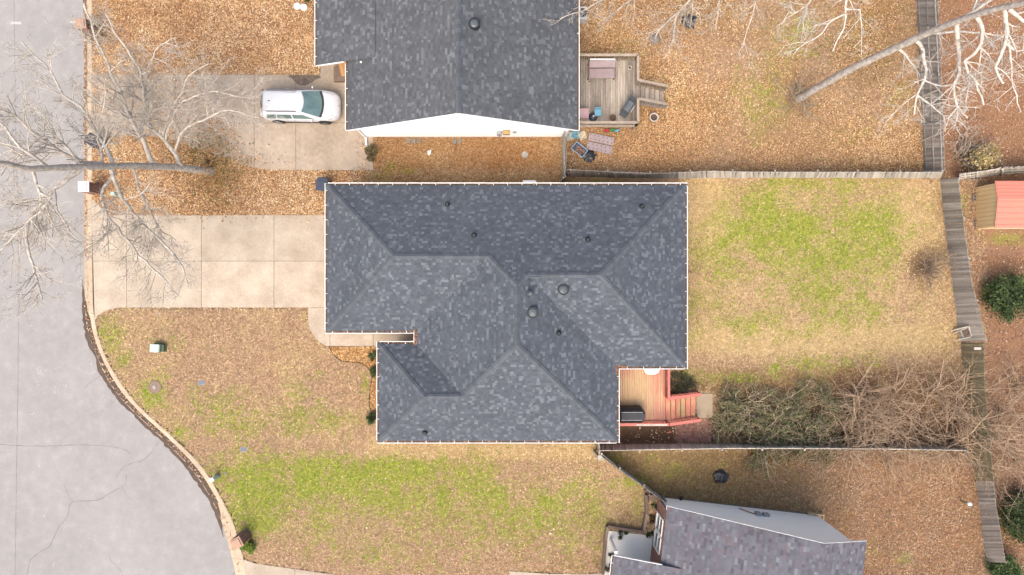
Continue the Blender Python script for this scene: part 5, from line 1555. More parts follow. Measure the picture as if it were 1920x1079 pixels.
# cabin: body coloured roof and pillars
rings = []
for z, xr_, xf, w_, rad in ((0.99, -2.18, 1.26, .855, .25), (1.22, -2.10, .88, .80, .24), (1.42, -2.0, .58, .715, .22), (1.53, -1.92, .40, .65, .2), (1.585, -1.80, .25, .56, .2), (1.605, -1.5, -.1, .40, .2)):
    ring = []
    for (cx_, cy_, a0) in ((xf - rad, w_ - rad, 0), (xr_ + rad, w_ - rad, 90), (xr_ + rad, -w_ + rad, 180), (xf - rad, -w_ + rad, 270)):
        for k in range(5):
            a_ = math.radians(a0 + 90 * k / 4)
            ring.append((cx_ + rad * math.cos(a_), cy_ + rad * math.sin(a_), z))
    rings.append(ring)
n = len(rings[0]); vs = [v for r_ in rings for v in r_]
fs = [(i * n + j, i * n + (j + 1) % n, (i + 1) * n + (j + 1) % n, (i + 1) * n + j) for i in range(len(rings) - 1) for j in range(n)] + [tuple(range((len(rings) - 1) * n, len(rings) * n))]
MB().add(vs, fs).build('roof', 'car_paint', car, smooth=True)
def gpanel(name, grid, m_, parent=None):
    r_, c_ = len(grid), len(grid[0])
    return MB().add([p for row in grid for p in row], [(i * c_ + j, i * c_ + j + 1, (i + 1) * c_ + j + 1, (i + 1) * c_ + j) for i in range(r_ - 1) for j in range(c_ - 1)]).build(name, m_, parent or car, smooth=True)
wsh = []
for t in (0, 0.33, 0.66, 1.0):
    xm = np.interp(t, (0, 0.33, 0.66, 1), (1.32, .99, .68, .41)); zm = np.interp(t, (0, .33, .66, 1), (1.03, 1.22, 1.40, 1.545)); wm = np.interp(t, (0, 1), (.76, .58))
    wsh.append([(xm + 0.045 - 0.16 * (k / 4 - 0.5) ** 2 * 4, wm * (k / 2 - 1), zm + 0.02) for k in range(5)])
gpanel('windshield', wsh, 'car_glass')
gpanel('cowl', [[(1.345 - 0.16 * (k / 4 - .5) ** 2 * 4 + d_, .78 * (k / 2 - 1), 1.055 - d_ * 0.12) for k in range(5)] for d_ in (0.0, 0.14)], 'car_trim')
gpanel('rear_window', [[(xm - 0.06 + 0.12 * (k / 4 - .5) ** 2 * 4, wm * (k / 2 - 1), zm) for k in range(5)] for xm, zm, wm in ((-2.16, 1.14, .70), (-2.06, 1.36, .64), (-1.965, 1.5, .58))], 'car_glass')
for s in (-1, 1):
    for xa0, xb0, xa1, xb1 in ((-1.86, -1.28, -1.72, -1.24), (-1.22, -0.36, -1.18, -0.36), (-0.28, 0.86, -0.28, 0.36)):
        gpanel('side_window', [[(xa0, s * .872, 1.04), (xb0, s * .872, 1.04)], [((xa0 + xa1) / 2, s * .815, 1.22), ((xb0 + xb1) / 2, s * .815, 1.22)], [(xa1, s * .742, 1.40), (xb1, s * .742, 1.40)]], 'car_glass')
    MB().bar((-1.72, s * .60, 1.615), (0.02, s * .60, 1.615), 0.06, 0.05).build('roof_rail', 'car_rail', car, bevel=0.01)
    mir = MB().b2(0.74, s * 0.90, 1.02, 0.84, s * 1.04, 1.13).build('mirror', 'car_paint', car, bevel=0.03)
    for hx in (-0.75, 0.25):
        MB().bar((hx - 0.09, s * .918, .88), (hx + 0.09, s * .918, .88), 0.03, 0.03).build('door_handle', 'car_paint', car)
    for hx in (-1.25, -0.32, 0.78):
        MB().bar((hx, s * .9125, .40), (hx, s * .905, .96), 0.006, 0.012, up=(1, 0, 0)).build('door_gap', 'car_trim', car)
    MB().bar((-1.4, s * .905, .30), (1.2, s * .905, .30), 0.03, 0.10).build('sill_trim', 'car_trim', car)
    gpanel('headlight', [[(1.80, s * .862, .875), (2.13, s * .71, .76)], [(1.86, s * .80, .915), (2.17, s * .60, .785)]], 'head_lamp')
    gpanel('indicator', [[(1.70, s * .888, .86), (1.80, s * .872, .84)], [(1.74, s * .862, .925), (1.82, s * .845, .90)]], 'amber')
    gpanel('tail_light', [[(-2.24, s * .79, .80), (-2.10, s * .855, .80)], [(-2.24, s * .765, 1.02), (-2.08, s * .835, 1.02)]], 'red_lamp')
    for wx in (-1.36, 1.36):
        wh = MB().cyl((wx, s * 0.70, 0.345), (wx, s * 0.955, 0.345), 0.345, n=28).build('wheel', 'tyre', car, bevel=0.03)
        rim = MB().cyl((wx, s * 0.90, 0.345), (wx, s * 0.96, 0.345), 0.235, n=24).build('rim', 'tyre', wh)
        mb = MB()
        for k in range(5):
            a_ = 2 * math.pi * k / 5
            mb.bar((wx, s * 0.967, 0.345), (wx + 0.22 * math.cos(a_), s * 0.967, 0.345 + 0.22 * math.sin(a_)), 0.05, 0.012, up=(0, 1, 0))
        mb.build('spokes', 'rim', wh)
        MB().cyl((wx, s * 0.52, 0.37), (wx, s * 0.918, 0.37), 0.395, n=28).build('wheel_arch', 'car_trim', car)
gpanel('grille', [[(2.235, y, .735) for y in (-.42, -.2, 0, .2, .42)], [(2.315 - 0.1 * abs(y), y, .60) for y in (-.42, -.2, 0, .2, .42)]], 'car_trim')
for s in (-1, 1):
    MB().bar((1.40, s * .74, 1.035), (2.02, s * .60, .905), 0.010, 0.012).build('hood_gap', 'car_rail', car)
    MB().bar((-1.95, s * .56, 1.555), (-0.02, s * .50, 1.602), 0.012, 0.012).build('roof_seam', 'car_rail', car)
MB().lathe([(0.05, 0.0), (0.05, 0.012), (0.02, 0.02)], 12, (2.235, 0, .742)).build('badge', 'rim', car)
MB().bar((-1.62, 0, 1.60), (-1.50, 0, 1.66), 0.05, 0.05).build('antenna', 'car_rail', car, bevel=0.01)
MB().b2(-2.335, -0.55, .45, -2.29, 0.55, .60).build('bumper', 'car_trim', car, bevel=0.01)

# ------------------------------------------------------------------ bins, boxes, mailboxes, small yard things
def wheelie_bin(label, px, py, rz, m_, h=1.05):
    t = thing('wheeled_bin', label, 'bin', W(px, py), rz)
    vs = [(x * 0.24, y * 0.27, 0.05) for x, y in ((-1, -1), (1, -1), (1, 1), (-1, 1))] + [(x * 0.30, y * 0.35, h - 0.08) for x, y in ((-1, -1), (1, -1), (1, 1), (-1, 1))]
    MB().add(vs, [(3, 2, 1, 0), (4, 5, 6, 7)] + [(i, (i + 1) % 4, 4 + (i + 1) % 4, 4 + i) for i in range(4)]).build('body', m_, t, bevel=0.03)
    lid = MB().prism([(-0.33, -0.38), (0.33, -0.38), (0.33, 0.32), (0.22, 0.38), (-0.22, 0.38), (-0.33, 0.32)], h - 0.075, h - 0.03).build('lid', m_, t, bevel=0.015)
    MB().b2(-0.24, -0.28, h - 0.03, 0.24, 0.22, h + 0.012).build('lid_panel', m_, lid, bevel=0.02)
    MB().bar((-0.26, 0.41, h - 0.12), (0.26, 0.41, h - 0.12), 0.035, 0.035).build('handle', m_, t)
    for sx in (-0.27, 0.27):
        MB().cyl((sx - 0.03, 0.25, 0.12), (sx + 0.03, 0.25, 0.12), 0.12, n=14).build('wheel', 'tyre', t)
wheelie_bin('dark blue wheeled bin beside the garage corner of the hip roofed house', 612, 351, math.radians(-6), 'bin_blue')
wheelie_bin('navy wheeled bin tilted by the kerb under the bare street tree', 192, 270, math.radians(55), 'bin_navy')

def mailbox_pillar(label, px, py, rz, cap, h=1.55, s=0.52):
    t = thing('mailbox_pillar', label, 'mailbox', W(px, py), rz)
    MB().b2(-s / 2 + 0.02, -s / 2 + 0.02, -0.05, s / 2 - 0.02, s / 2 - 0.02, h - 0.12).build('core', 'mortar', t)
    bme = None
    for r_ in range(int((h - 0.14) / 0.075)):
        z = 0.04 + r_ * 0.075
        for side in range(4):
            a_ = side * math.pi / 2
            for k in range(2):
                u_ = (k - 0.5) * (s / 2) + (0.06 if r_ % 2 else -0.06)
                if bme is None:
                    o = MB().box((0, 0, 0), (s / 2 - 0.02, 0.04, 0.062)).build('brick', 'brick', t); bme = o.data
                else:
                    o = link_mesh('brick', bme, t)
                o.location = (math.cos(a_) * u_ - math.sin(a_) * (s / 2 - 0.012), math.sin(a_) * u_ + math.cos(a_) * (s / 2 - 0.012), z)
                o.rotation_euler = (0, 0, a_)
    MB().b2(-s / 2 - 0.05, -s / 2 - 0.05, h - 0.11, s / 2 + 0.05, s / 2 + 0.05, h - 0.03).build('cap', cap, t, bevel=0.01)
    MB().b2(-s / 2 + 0.04, -s / 2 + 0.04, h - 0.03, s / 2 - 0.04, s / 2 - 0.04, h + 0.03).build('cap_top', cap, t, bevel=0.01)
    dr = MB().b2(-s / 2 - 0.03, -0.13, h - 0.55, -s / 2 + 0.01, 0.13, h - 0.25).build('mail_door', 'car_trim', t)
mailbox_pillar('brick mailbox pillar with white cap by the kerb under the bare tree', 186, 357, 0.0, 'mailbox_white')
mailbox_pillar('brick mailbox pillar with brown cap beside the small green shrub', 461, 1003, math.radians(28), 'mailbox_cap', 1.4)
mailbox_pillar('brick mailbox pillar with straw coloured cap beside the twiggy kerb branches', 176, 59, 0.1, 'mailbox_cap', 1.3)

tr_ = thing('utility_cabinet', 'green metal utility cabinet on the dry front lawn', 'cabinet', W(301, 652), math.radians(-3))
MB().b2(-0.38, -0.25, 0, 0.38, 0.25, 0.10).build('base', 'utility_dark', tr_)
MB().b2(-0.36, -0.22, 0.10, 0.22, 0.22, 0.50).build('box', 'utility_green', tr_, bevel=0.02)
MB().b2(-0.37, -0.24, 0.50, 0.18, 0.24, 0.55).build('lid', 'utility_pale', tr_, bevel=0.02)
MB().b2(0.225, -0.20, 0.10, 0.35, 0.20, 0.34).build('terminal_box', 'utility_dark', tr_, bevel=0.01)
mh = thing('manhole_cover', 'round brown manhole ring set in the green patch of front lawn', 'manhole', W(290.5, 726))
MB().lathe([(0.40, -0.05), (0.40, 0.05), (0.33, 0.07), (0.32, 0.05), (0.28, 0.055), (0.10, 0.06)], 28).build('ring', 'manhole', mh)
MB().lathe([(0.12, 0.055), (0.11, 0.09), (0.02, 0.10)], 14).build('boss', 'manhole_boss', mh)
for px, py, rz, lab in ((378, 718, 0.2, 'small blue grey meter lid set in the dry lawn up the slope from the kerb'), (457, 843, 0.1, 'small pale blue meter lid in the lawn above the green strip')):
    t = thing('meter_cover', lab, 'cover', W(px, py), rz)
    MB().b2(-0.20, -0.14, -0.04, 0.20, 0.14, 0.035).build('collar', 'meter_grey', t, bevel=0.01)
    MB().b2(-0.17, -0.11, 0.03, 0.17, 0.11, 0.045).build('lid', 'meter_lid', t, bevel=0.005)
def pedestal(label, px, py, rz, top):
    t = thing('utility_pedestal', label, 'pedestal', W(px, py), rz)
    MB().b2(-0.11, -0.10, 0, 0.11, 0.10, 0.72).build('shaft', 'utility_pale', t, bevel=0.03)
    MB().b2(-0.13, -0.12, 0.70, 0.13, 0.12, 0.86).build('cap', top, t, bevel=0.05)
    MB().b2(-0.16, -0.15, -0.02, 0.16, 0.15, 0.06).build('foot', 'utility_dark', t)
pedestal('pale utility pedestal with white cap at the curving kerb', 408, 893, 0.5, 'white_trim')
pedestal('pale green utility pedestal in leaves near the white capped mailbox', 226, 367, 0.3, 'utility_pale')
t = thing('stone_lid', 'small pale stone lid in the leaves beside the kerb pedestal', 'lid', W(422, 888), 0.4)
MB().b2(-0.14, -0.08, -0.02, 0.14, 0.08, 0.04).build('plate', 'stone', t, bevel=0.02)
for px, py, lab in ((558, 13, 'white round lid in the leaves, the one farther from the house'), (570.5, 15, 'white round lid in the leaves, the one closer to the house')):
    t = thing('round_lid', lab, 'lid', W(px, py))
    MB().lathe([(0.20, 0.0), (0.205, 0.10), (0.18, 0.125), (0.10, 0.13), (0.09, 0.12), (0.02, 0.12)], 20).build('disc', 'white_trim', t)
t = thing('dropped_cloth', 'crumpled white cloth on the leaves beside the gable wall', 'cloth', W(805, 286))
vs = [(x * 0.05 - 0.1 + random.gauss(0, 0.025), y * 0.075 - 0.16 + random.gauss(0, 0.03), 0.03 + 0.10 * random.random()) for y in range(5) for x in range(5)]
MB().add(vs, [(y * 5 + x, y * 5 + x + 1, y * 5 + x + 6, y * 5 + x + 5) for y in range(4) for x in range(4)]).build('fabric', 'white_trim', t)
t = thing('tree_stump', 'cut grey tree stump in leaves between the two houses', 'stump', W(984, 291))
MB().lathe([(0.26, -0.05), (0.22, 0.05), (0.20, 0.14), (0.02, 0.145)], 12, wob=0.08).build('stem', 'fence_pale', t)
for i, (px, py) in enumerate(((766, 264), (776, 265), (786, 264), (852, 266), (862, 265))):
    t = thing('paving_stone', 'small weathered stone block lying along the white gable wall', 'stone', W(px, py), random.uniform(-0.2, 0.2), 'stones along the gable wall')
    MB().b2(-0.12, -0.16, -0.02, 0.12, 0.16, 0.08).build('block', 'stone', t, bevel=0.03)
t = thing('yard_post', 'short post with white ball top beside the mossy fence', 'post', W(1800, 939))
MB().bar(W(1800, 939), W(1816, 944, 0.9), 0.06, 0.06, up=(0, 1, 0)).build('shaft', 'utility_dark', t, world=True)
p = W(1818, 945, 0.95)
MB().lathe([(0.02, -0.13), (0.10, -0.08), (0.13, 0.0), (0.10, 0.09), (0.02, 0.13)], 12, p).build('ball', 'white_trim', t, world=True, smooth=True)
t = thing('brick_scrap', 'loose pale block in weeds beside the brick patio', 'block', W(1346, 793), math.radians(-60))
MB().b2(-0.18, -0.08, 0, 0.18, 0.08, 0.12).build('block', 'cinder', t, bevel=0.02)
t = thing('fence_block', 'white painted block fixed high on the mossy fence', 'block', W(1838, 654, 1.6))
MB().b2(-0.35, -0.07, -0.03, 0.12, 0.07, 0.03).build('plate', 'pot_white', t)
MB().b2(-0.42, -0.03, -0.06, -0.1, 0.03, -0.031).build('bracket', 'timber', t)

# planting beds: timber edged beds by the brick fronted house, mulch bed by the front door
def timbers(name, label, pts, w_, h, mats_, seg=2.2):
    t = thing(name, label, 'edging', W(*pts[0]))
    for i in range(len(pts) - 1):
        a_, b_ = W(*pts[i]), W(*pts[i + 1])
        n = max(1, int((b_ - a_).length / seg))
        for k in range(n):
            p, r_ = a_.lerp(b_, k / n), a_.lerp(b_, (k + 1) / n)
            d = (r_ - p).normalized() * 0.008
            for lv in range(2):
                MB().bar(p + d + Vector((0, 0, h * (lv + 0.5) / 2)), r_ - d + Vector((0, 0, h * (lv + 0.5) / 2)), w_ - 0.01 * lv, h / 2 - 0.004).build('timber', mats_[(i + lv) % len(mats_)], t, world=True)
    return t
timbers('timber_edging', 'weathered timber retaining edge round the straw bed by the brick front', [(1209, 925), (1211, 960), (1205, 994), (1138, 984), (1134, 1010), (1129, 1073)], 0.17, 0.42, ['timber_pale', 'timber'])
timbers('timber_step', 'dark timber step between the zigzag fence and the straw bed', [(1214, 930), (1229, 932)], 0.32, 0.3, ['timber'])
round_pot('small stone urn on the end of the timber edge', 1211, 922, 0.0, 0.17, 0.35, 'timber_pale', 'urn', 'urn')
mat('straw_mulch', (0.52, 0.31, 0.13), (0.33, 0.165, 0.06), 9, 0.95, world=True, bump=0.6, fine=0.35)
mat('straw_pale', (0.50, 0.35, 0.19), (0.33, 0.21, 0.10), 9, 0.95, world=True, bump=0.6, fine=0.35)
bed = thing('planting_bed', None, None, W(1180, 990)); tag(bed, kind='structure')
MB().prism(pxpoly([(1212, 932), (1232, 935), (1228, 1012), (1156, 1008), (1150, 1074), (1131, 1074), (1139, 988), (1206, 998)]), -0.1, 0.10).build('mulch', 'straw_pale', bed, world=True)
bed2 = thing('mulch_bed', None, None, W(690, 700)); tag(bed2, kind='structure')
MB().prism(pxpoly(MULCH), -0.1, 0.045).build('mulch', 'straw_mulch', bed2, world=True)
mb = MB()
L = smooth_line(MULCH[:9], 5)
for i in range(len(L) - 1):
    a_, b_ = W(*L[i]), W(*L[i + 1])
    mb.bar(a_ + Vector((0, 0, 0.03)), b_ + Vector((0, 0, 0.03)), 0.05, 0.12)
mb.build('edging_strip', 'edging', bed2, world=True)

def straw(poly, n, pal, z, parent, size):
    xs, ys = [p[0] for p in poly], [p[1] for p in poly]
    x, y = min(xs) + (max(xs) - min(xs)) * rng.random(n), min(ys) + (max(ys) - min(ys)) * rng.random(n)
    k = in_poly(x, y, poly); x, y = x[k], y[k]
    V, F, T = leaf_quads(np.stack([(x - 960) / PPM, (539.5 - y) / PPM, z + 0.03 * rng.random(len(x))], -1), size, pal, tilt=0.4, tone=(0.6, 1.3))
    tag(fast_mesh('straw', V, F, 'leaf', T, parent, off=base_of(parent)), kind='stuff')
straw(MULCH, 7000, np.array([(0.62, 0.38, 0.16), (0.50, 0.27, 0.10), (0.36, 0.18, 0.07), (0.70, 0.47, 0.24)]), 0.05, bed2, 0.13)
straw([(1212, 932), (1232, 935), (1228, 1012), (1156, 1008), (1150, 1074), (1131, 1074), (1139, 988), (1206, 998)], 6000, np.array([(0.66, 0.48, 0.28), (0.52, 0.35, 0.18), (0.38, 0.24, 0.12), (0.74, 0.58, 0.38)]), 0.105, bed, 0.11)

# ------------------------------------------------------------------ branching plants
class Branches:
    """collects tapering tubes and turns them into one mesh"""
    def __init__(s): s.V, s.F, s.T, s.n = [], [], [], 0
    def tube(s, pts, rad, sides, tint):
        pts = np.asarray(pts, float); k = len(pts)
        d = np.gradient(pts, axis=0); d /= np.linalg.norm(d, axis=1)[:, None] + 1e-9
        ref = np.array([0.31, 0.17, 0.93]) if abs(d[0][2]) < 0.9 else np.array([1.0, 0.1, 0.0])
        u = np.cross(d, ref); u /= np.linalg.norm(u, axis=1)[:, None] + 1e-9
        w_ = np.cross(d, u)
        a = np.arange(sides) * 2 * np.pi / sides
        R = np.asarray(rad)[:, None, None]
        ring = pts[:, None, :] + R * (np.cos(a)[None, :, None] * u[:, None, :] + np.sin(a)[None, :, None] * w_[:, None, :])
        s.V.append(ring.reshape(-1, 3))
        i = np.arange(k - 1)[:, None] * sides; j = np.arange(sides)[None, :]; j2 = (j + 1) % sides
        s.F.append((np.stack([i + j, i + j2, i + sides + j2, i + sides + j], -1) + s.n).reshape(-1, 4))
        s.T.append(np.repeat(np.asarray(tint, float)[None, :], k * sides, axis=0))
        s.n += k * sides
    def build(s, name, m_, parent, off=None, smooth=True):
        return fast_mesh(name, np.concatenate(s.V), np.concatenate(s.F), m_, np.concatenate(s.T), parent, smooth, off)

def rvec(rs):
    v = Vector((rs.gauss(0, 1), rs.gauss(0, 1), rs.gauss(0, 1)))
    return v.normalized()

def grow(out, rs, p, d, L, r, lvl, spec, tint):
    """spec[lvl] = (children, wobble, rise, length ratio, sides)"""
    kids, wob, rise, ratio, sides = spec[lvl]
    n = max(3, min(9, int(L / 0.22)))
    pts, rad = [p.copy()], [r]
    d = d.normalized()
    for i in range(n):
        d = (d + rvec(rs) * wob + Vector((0, 0, rise))).normalized()
        p = p + d * (L / n)
        pts.append(p.copy()); rad.append(r * (1 - 0.6 * (i + 1) / n))
    f = rs.uniform(0.82, 1.15)
    out.tube([tuple(q_) for q_ in pts], rad, sides, [c_ * f for c_ in tint])
    if lvl + 1 < len(spec):
        for _ in range(kids):
            t = rs.uniform(0.2, 0.98); i = min(n - 1, int(t * n))
            dd = (pts[i + 1] - pts[i]).normalized()
            side = rvec(rs); side = (side - dd * side.dot(dd)).normalized()
            nd = (dd * rs.uniform(0.45, 1.0) + side * rs.uniform(0.5, 1.0)).normalized()
            grow(out, rs, pts[i].lerp(pts[i + 1], t * n - i if t * n - i < 1 else 1), nd, L * ratio * rs.uniform(0.6, 1.2), max(0.0085, rad[i] * 0.6), lvl + 1, spec, tint)

def limb_line(ctrl):
    return smooth_line([tuple(W(*c_)) for c_ in ctrl], 0.35)

def bare_tree(name, label, trunk, limbs, seed, tint, r0, twig_spec, kid_n=11, kid_len=1.7, trunk_tint=None, group=None, top_kids=0):
    rs = random.Random(seed)
    base = W(*trunk[0])
    t = thing(name, label, 'tree', base, 0, group)
    off = tuple(base)
    tr = Branches()
    L = limb_line(trunk)
    k = len(L)
    rad = np.interp(np.linspace(0, 1, k), [0, 0.04, 0.3, 1], [r0 * 1.5, r0 * 1.1, r0, r0 * 0.55])
    L = L + np.array([[rs.gauss(0, 0.012), rs.gauss(0, 0.012), 0] for _ in range(k)])
    tr.tube(L, rad * (1 + 0.06 * np.sin(np.arange(k) * 1.7)), 14, trunk_tint or tint)
    tr.build('trunk', 'bark', t, off)
    tw = Branches()
    for ctrl, rl in limbs:
        Lb = limb_line(ctrl)
        kk = len(Lb)
        Lb = Lb + np.array([[rs.gauss(0, 0.03), rs.gauss(0, 0.03), rs.gauss(0, 0.03)] for _ in range(kk)])
        br = Branches()
        rb = np.interp(np.linspace(0, 1, kk), [0, 1], [rl * 1.15, rl * 0.4])
        br.tube(Lb, rb, 8, tint)
        br.build('branch', 'bark', t, off)
        n = int(kid_n * max(0.6, np.linalg.norm(np.diff(Lb, axis=0), axis=1).sum() / 4.5))
        for _ in range(n):
            f = rs.uniform(0.18, 1.0); i = min(kk - 2, int(f * (kk - 1)))
            dd = Vector(Lb[i + 1] - Lb[i]).normalized()
            side = rvec(rs); side.z *= 0.6; side = (side - dd * side.dot(dd)).normalized()
            grow(tw, rs, Vector(Lb[i]), dd * rs.uniform(0.4, 0.9) + side * rs.uniform(0.5, 1.0), kid_len * rs.uniform(0.5, 1.3) * (1.1 - 0.4 * f), max(0.020, rb[i] * 0.5), 0, twig_spec, tint)
    o = tw.build('twigs', 'bark', t, off)
    tag(o, kind='stuff')
    return t

TW = [(6, 0.16, 0.02, 0.58, 5), (4, 0.2, 0.02, 0.55, 4), (0, 0.25, 0.02, 0.5, 3)]
TWR = [(4, 0.2, -0.03, 0.6, 5), (4, 0.24, -0.03, 0.55, 4), (0, 0.25, 0.0, 0.5, 3)]
PALE = (0.58, 0.52, 0.44)
WHITE = (0.62, 0.565, 0.49)
bare_tree('bare_tree', 'tall bare grey street tree leaning over the road and kerb', [(398, 322, -0.1), (380, 320, 0.8), (330, 314, 2.8), (250, 312, 5.8), (150, 313, 9.2), (60, 316, 11.5), (0, 306, 13), (-60, 298, 14.5)],
    [([(292, 313, 4.2), (272, 280, 4.5), (266, 262, 4.7), (247, 228, 5.2), (217, 153, 6.5), (187, 90, 7.5), (172, 50, 8.2), (160, 10, 9)], 0.10),
     ([(342, 315, 2.4), (328, 290, 3.0), (310, 262, 3.4), (278, 232, 4.2), (268, 180, 5.2), (265, 140, 6), (246, 105, 6.8), (215, 60, 7.6), (198, 25, 8.2)], 0.10),
     ([(305, 255, 3.6), (322, 205, 4.4), (345, 168, 5), (346, 150, 5.4), (370, 132, 5.8), (392, 120, 6.2)], 0.06),
     ([(310, 262, 3.5), (335, 198, 4.4), (365, 182, 5), (398, 172, 5.4), (450, 182, 5.6), (478, 183, 5.8)], 0.06),
     ([(326, 288, 3.05), (338, 255, 3.6), (350, 240, 3.9), (380, 225, 4.4), (425, 208, 5), (460, 215, 5.2), (485, 222, 5.4)], 0.065),
     ([(275, 232, 4.2), (272, 160, 5.4), (280, 120, 6), (300, 85, 6.6), (332, 70, 7)], 0.05),
     ([(200, 312, 7.5), (160, 304, 8.4), (133, 296, 9), (100, 273, 9.6), (60, 247, 10.2), (30, 220, 10.6), (0, 206, 11), (-40, 190, 11.5)], 0.10),
     ([(215, 312, 7), (196, 275, 7.6), (175, 238, 8), (150, 200, 8.4), (120, 180, 8.8), (95, 135, 9.2), (65, 105, 9.6), (40, 80, 10)], 0.085),
     ([(194, 312, 7.7), (183, 250, 7.9), (194, 200, 8.3), (197, 158, 8.6)], 0.06),
     ([(207, 313, 7.2), (217, 350, 7), (240, 387, 7.1), (267, 420, 7.2), (300, 450, 7.4), (333, 487, 7.6), (353, 533, 7.8)], 0.085),
     ([(250, 313, 5.8), (265, 365, 5.8), (285, 400, 6), (300, 432, 6.2), (330, 450, 6.4)], 0.06),
     ([(215, 322, 6.8), (192, 365, 7.2), (203, 405, 7.4), (230, 440, 7.6), (270, 490, 7.8), (310, 525, 8), (335, 556, 8.2)], 0.075),
     ([(203, 405, 7.3), (202, 440, 7.4), (204, 485, 7.6)], 0.035),
     ([(160, 313, 8.9), (115, 345, 9.4), (90, 365, 9.6), (62, 400, 10), (51, 430, 10.2), (53, 470, 10.4), (66, 512, 10.6), (78, 560, 10.8)], 0.10),
     ([(100, 355, 9.5), (110, 395, 9.8), (128, 430, 10), (150, 450, 10.2)], 0.05),
     ([(62, 316, 11.4), (75, 360, 11.4), (95, 372, 11.4), (30, 440, 11.8), (0, 465, 12)], 0.06),
     ([(150, 313, 9.2), (110, 262, 9.9), (70, 262, 10.4), (25, 300, 11), (0, 330, 11.4)], 0.07),
     ([(90, 316, 10.6), (40, 275, 11.4), (10, 240, 11.8), (-20, 210, 12)], 0.07),
     ([(51, 430, 10.2), (20, 450, 10.6), (0, 470, 10.8), (-30, 500, 11)], 0.05)],
    21, PALE, 0.185, TW, kid_n=14, kid_len=1.7, trunk_tint=(0.50, 0.445, 0.37))
bare_tree('bare_tree', 'tall tree with mottled white branches hanging over the grey back fence', [(1496, 186, -0.1), (1512, 177, 0.7), (1593, 131, 4.5), (1670, 95, 7), (1740, 62, 9), (1830, 28, 11.5), (1920, 6, 13.5), (1990, -10, 15)],
    [([(1715, 72, 8.3), (1730, 95, 8), (1736, 130, 7.9), (1734, 150, 7.8), (1720, 178, 7.6), (1713, 215, 7.4)], 0.085),
     ([(1734, 150, 7.8), (1765, 163, 7.8), (1788, 163, 7.8), (1830, 178, 7.8)], 0.04),
     ([(1720, 178, 7.6), (1745, 198, 7.4), (1768, 216, 7.3), (1774, 246, 7.2)], 0.045),
     ([(1722, 175, 7.6), (1690, 200, 7.2), (1668, 222, 7)], 0.03),
     ([(1680, 90, 7.1), (1705, 112, 6.9), (1720, 136, 6.8), (1722, 158, 6.7)], 0.07),
     ([(1730, 64, 8.6), (1790, 60, 8.6), (1842, 62, 8.6), (1880, 70, 8.6)], 0.07),
     ([(1793, 40, 10.3), (1797, 80, 9.8), (1797, 138, 9.6), (1788, 160, 9.4), (1797, 200, 9.2), (1813, 220, 9)], 0.095),
     ([(1797, 200, 9.2), (1780, 222, 9), (1774, 238, 8.9)], 0.04),
     ([(1832, 29, 11.3), (1843, 55, 11), (1840, 85, 10.8), (1812, 115, 10.6), (1816, 136, 10.4), (1830, 155, 10.3), (1847, 198, 10.1)], 0.085),
     ([(1840, 90, 10.8), (1858, 110, 10.6), (1850, 135, 10.5)], 0.04),
     ([(1885, 17, 12.5), (1888, 60, 12), (1884, 85, 11.8), (1868, 125, 11.6), (1880, 156, 11.4)], 0.085),
     ([(1885, 80, 11.8), (1905, 95, 11.6), (1930, 90, 11.4)], 0.05),
     ([(1890, 75, 11.8), (1900, 160, 11.2), (1915, 210, 11)], 0.045),
     ([(1760, 52, 9.6), (1820, 25, 10.4), (1860, 0, 11), (1900, -25, 11.6)], 0.09),
     ([(1890, 18, 12.6), (1920, 40, 12.6), (1960, 60, 12.6)], 0.08)],
    33, WHITE, 0.195, TWR, kid_n=9, kid_len=1.35, trunk_tint=(0.42, 0.38, 0.335))
bare_tree('bare_tree', 'bare tree reaching pale grey branches over the deck side of the leaf covered yard', [(1335, -75, -0.1), (1340, -90, 1), (1345, -110, 4), (1352, -135, 7), (1360, -170, 10)],
    [([(1344, -106, 4), (1310, -50, 4.6), (1293, 2, 4.7), (1270, 26, 4.5), (1246, 46, 4.4), (1228, 72, 4.2)], 0.075),
     ([(1344, -106, 4.2), (1350, -40, 5), (1346, 10, 5), (1344, 45, 4.7), (1342, 60, 4.6)], 0.065),
     ([(1290, 5, 4.7), (1268, 32, 4.4), (1262, 75, 4), (1246, 112, 3.7)], 0.05),
     ([(1310, -50, 4.6), (1298, 15, 4.5), (1312, 28, 4.4), (1315, 44, 4.3)], 0.045),
     ([(1346, -110, 5), (1400, -50, 5.5), (1414, 5, 5.5), (1410, 33, 5.3), (1400, 58, 5.1), (1396, 80, 4.9), (1385, 102, 4.8)], 0.06),
     ([(1344, -108, 5), (1230, -50, 5.6), (1150, -10, 6), (1090, 20, 6.2), (1050, 35, 6.4)], 0.06),
     ([(1230, -50, 5.6), (1180, 0, 5.5), (1150, 28, 5.3), (1120, 45, 5.1)], 0.04)],
    44, (0.50, 0.44, 0.36), 0.24, TWR, kid_n=11, kid_len=1.4)
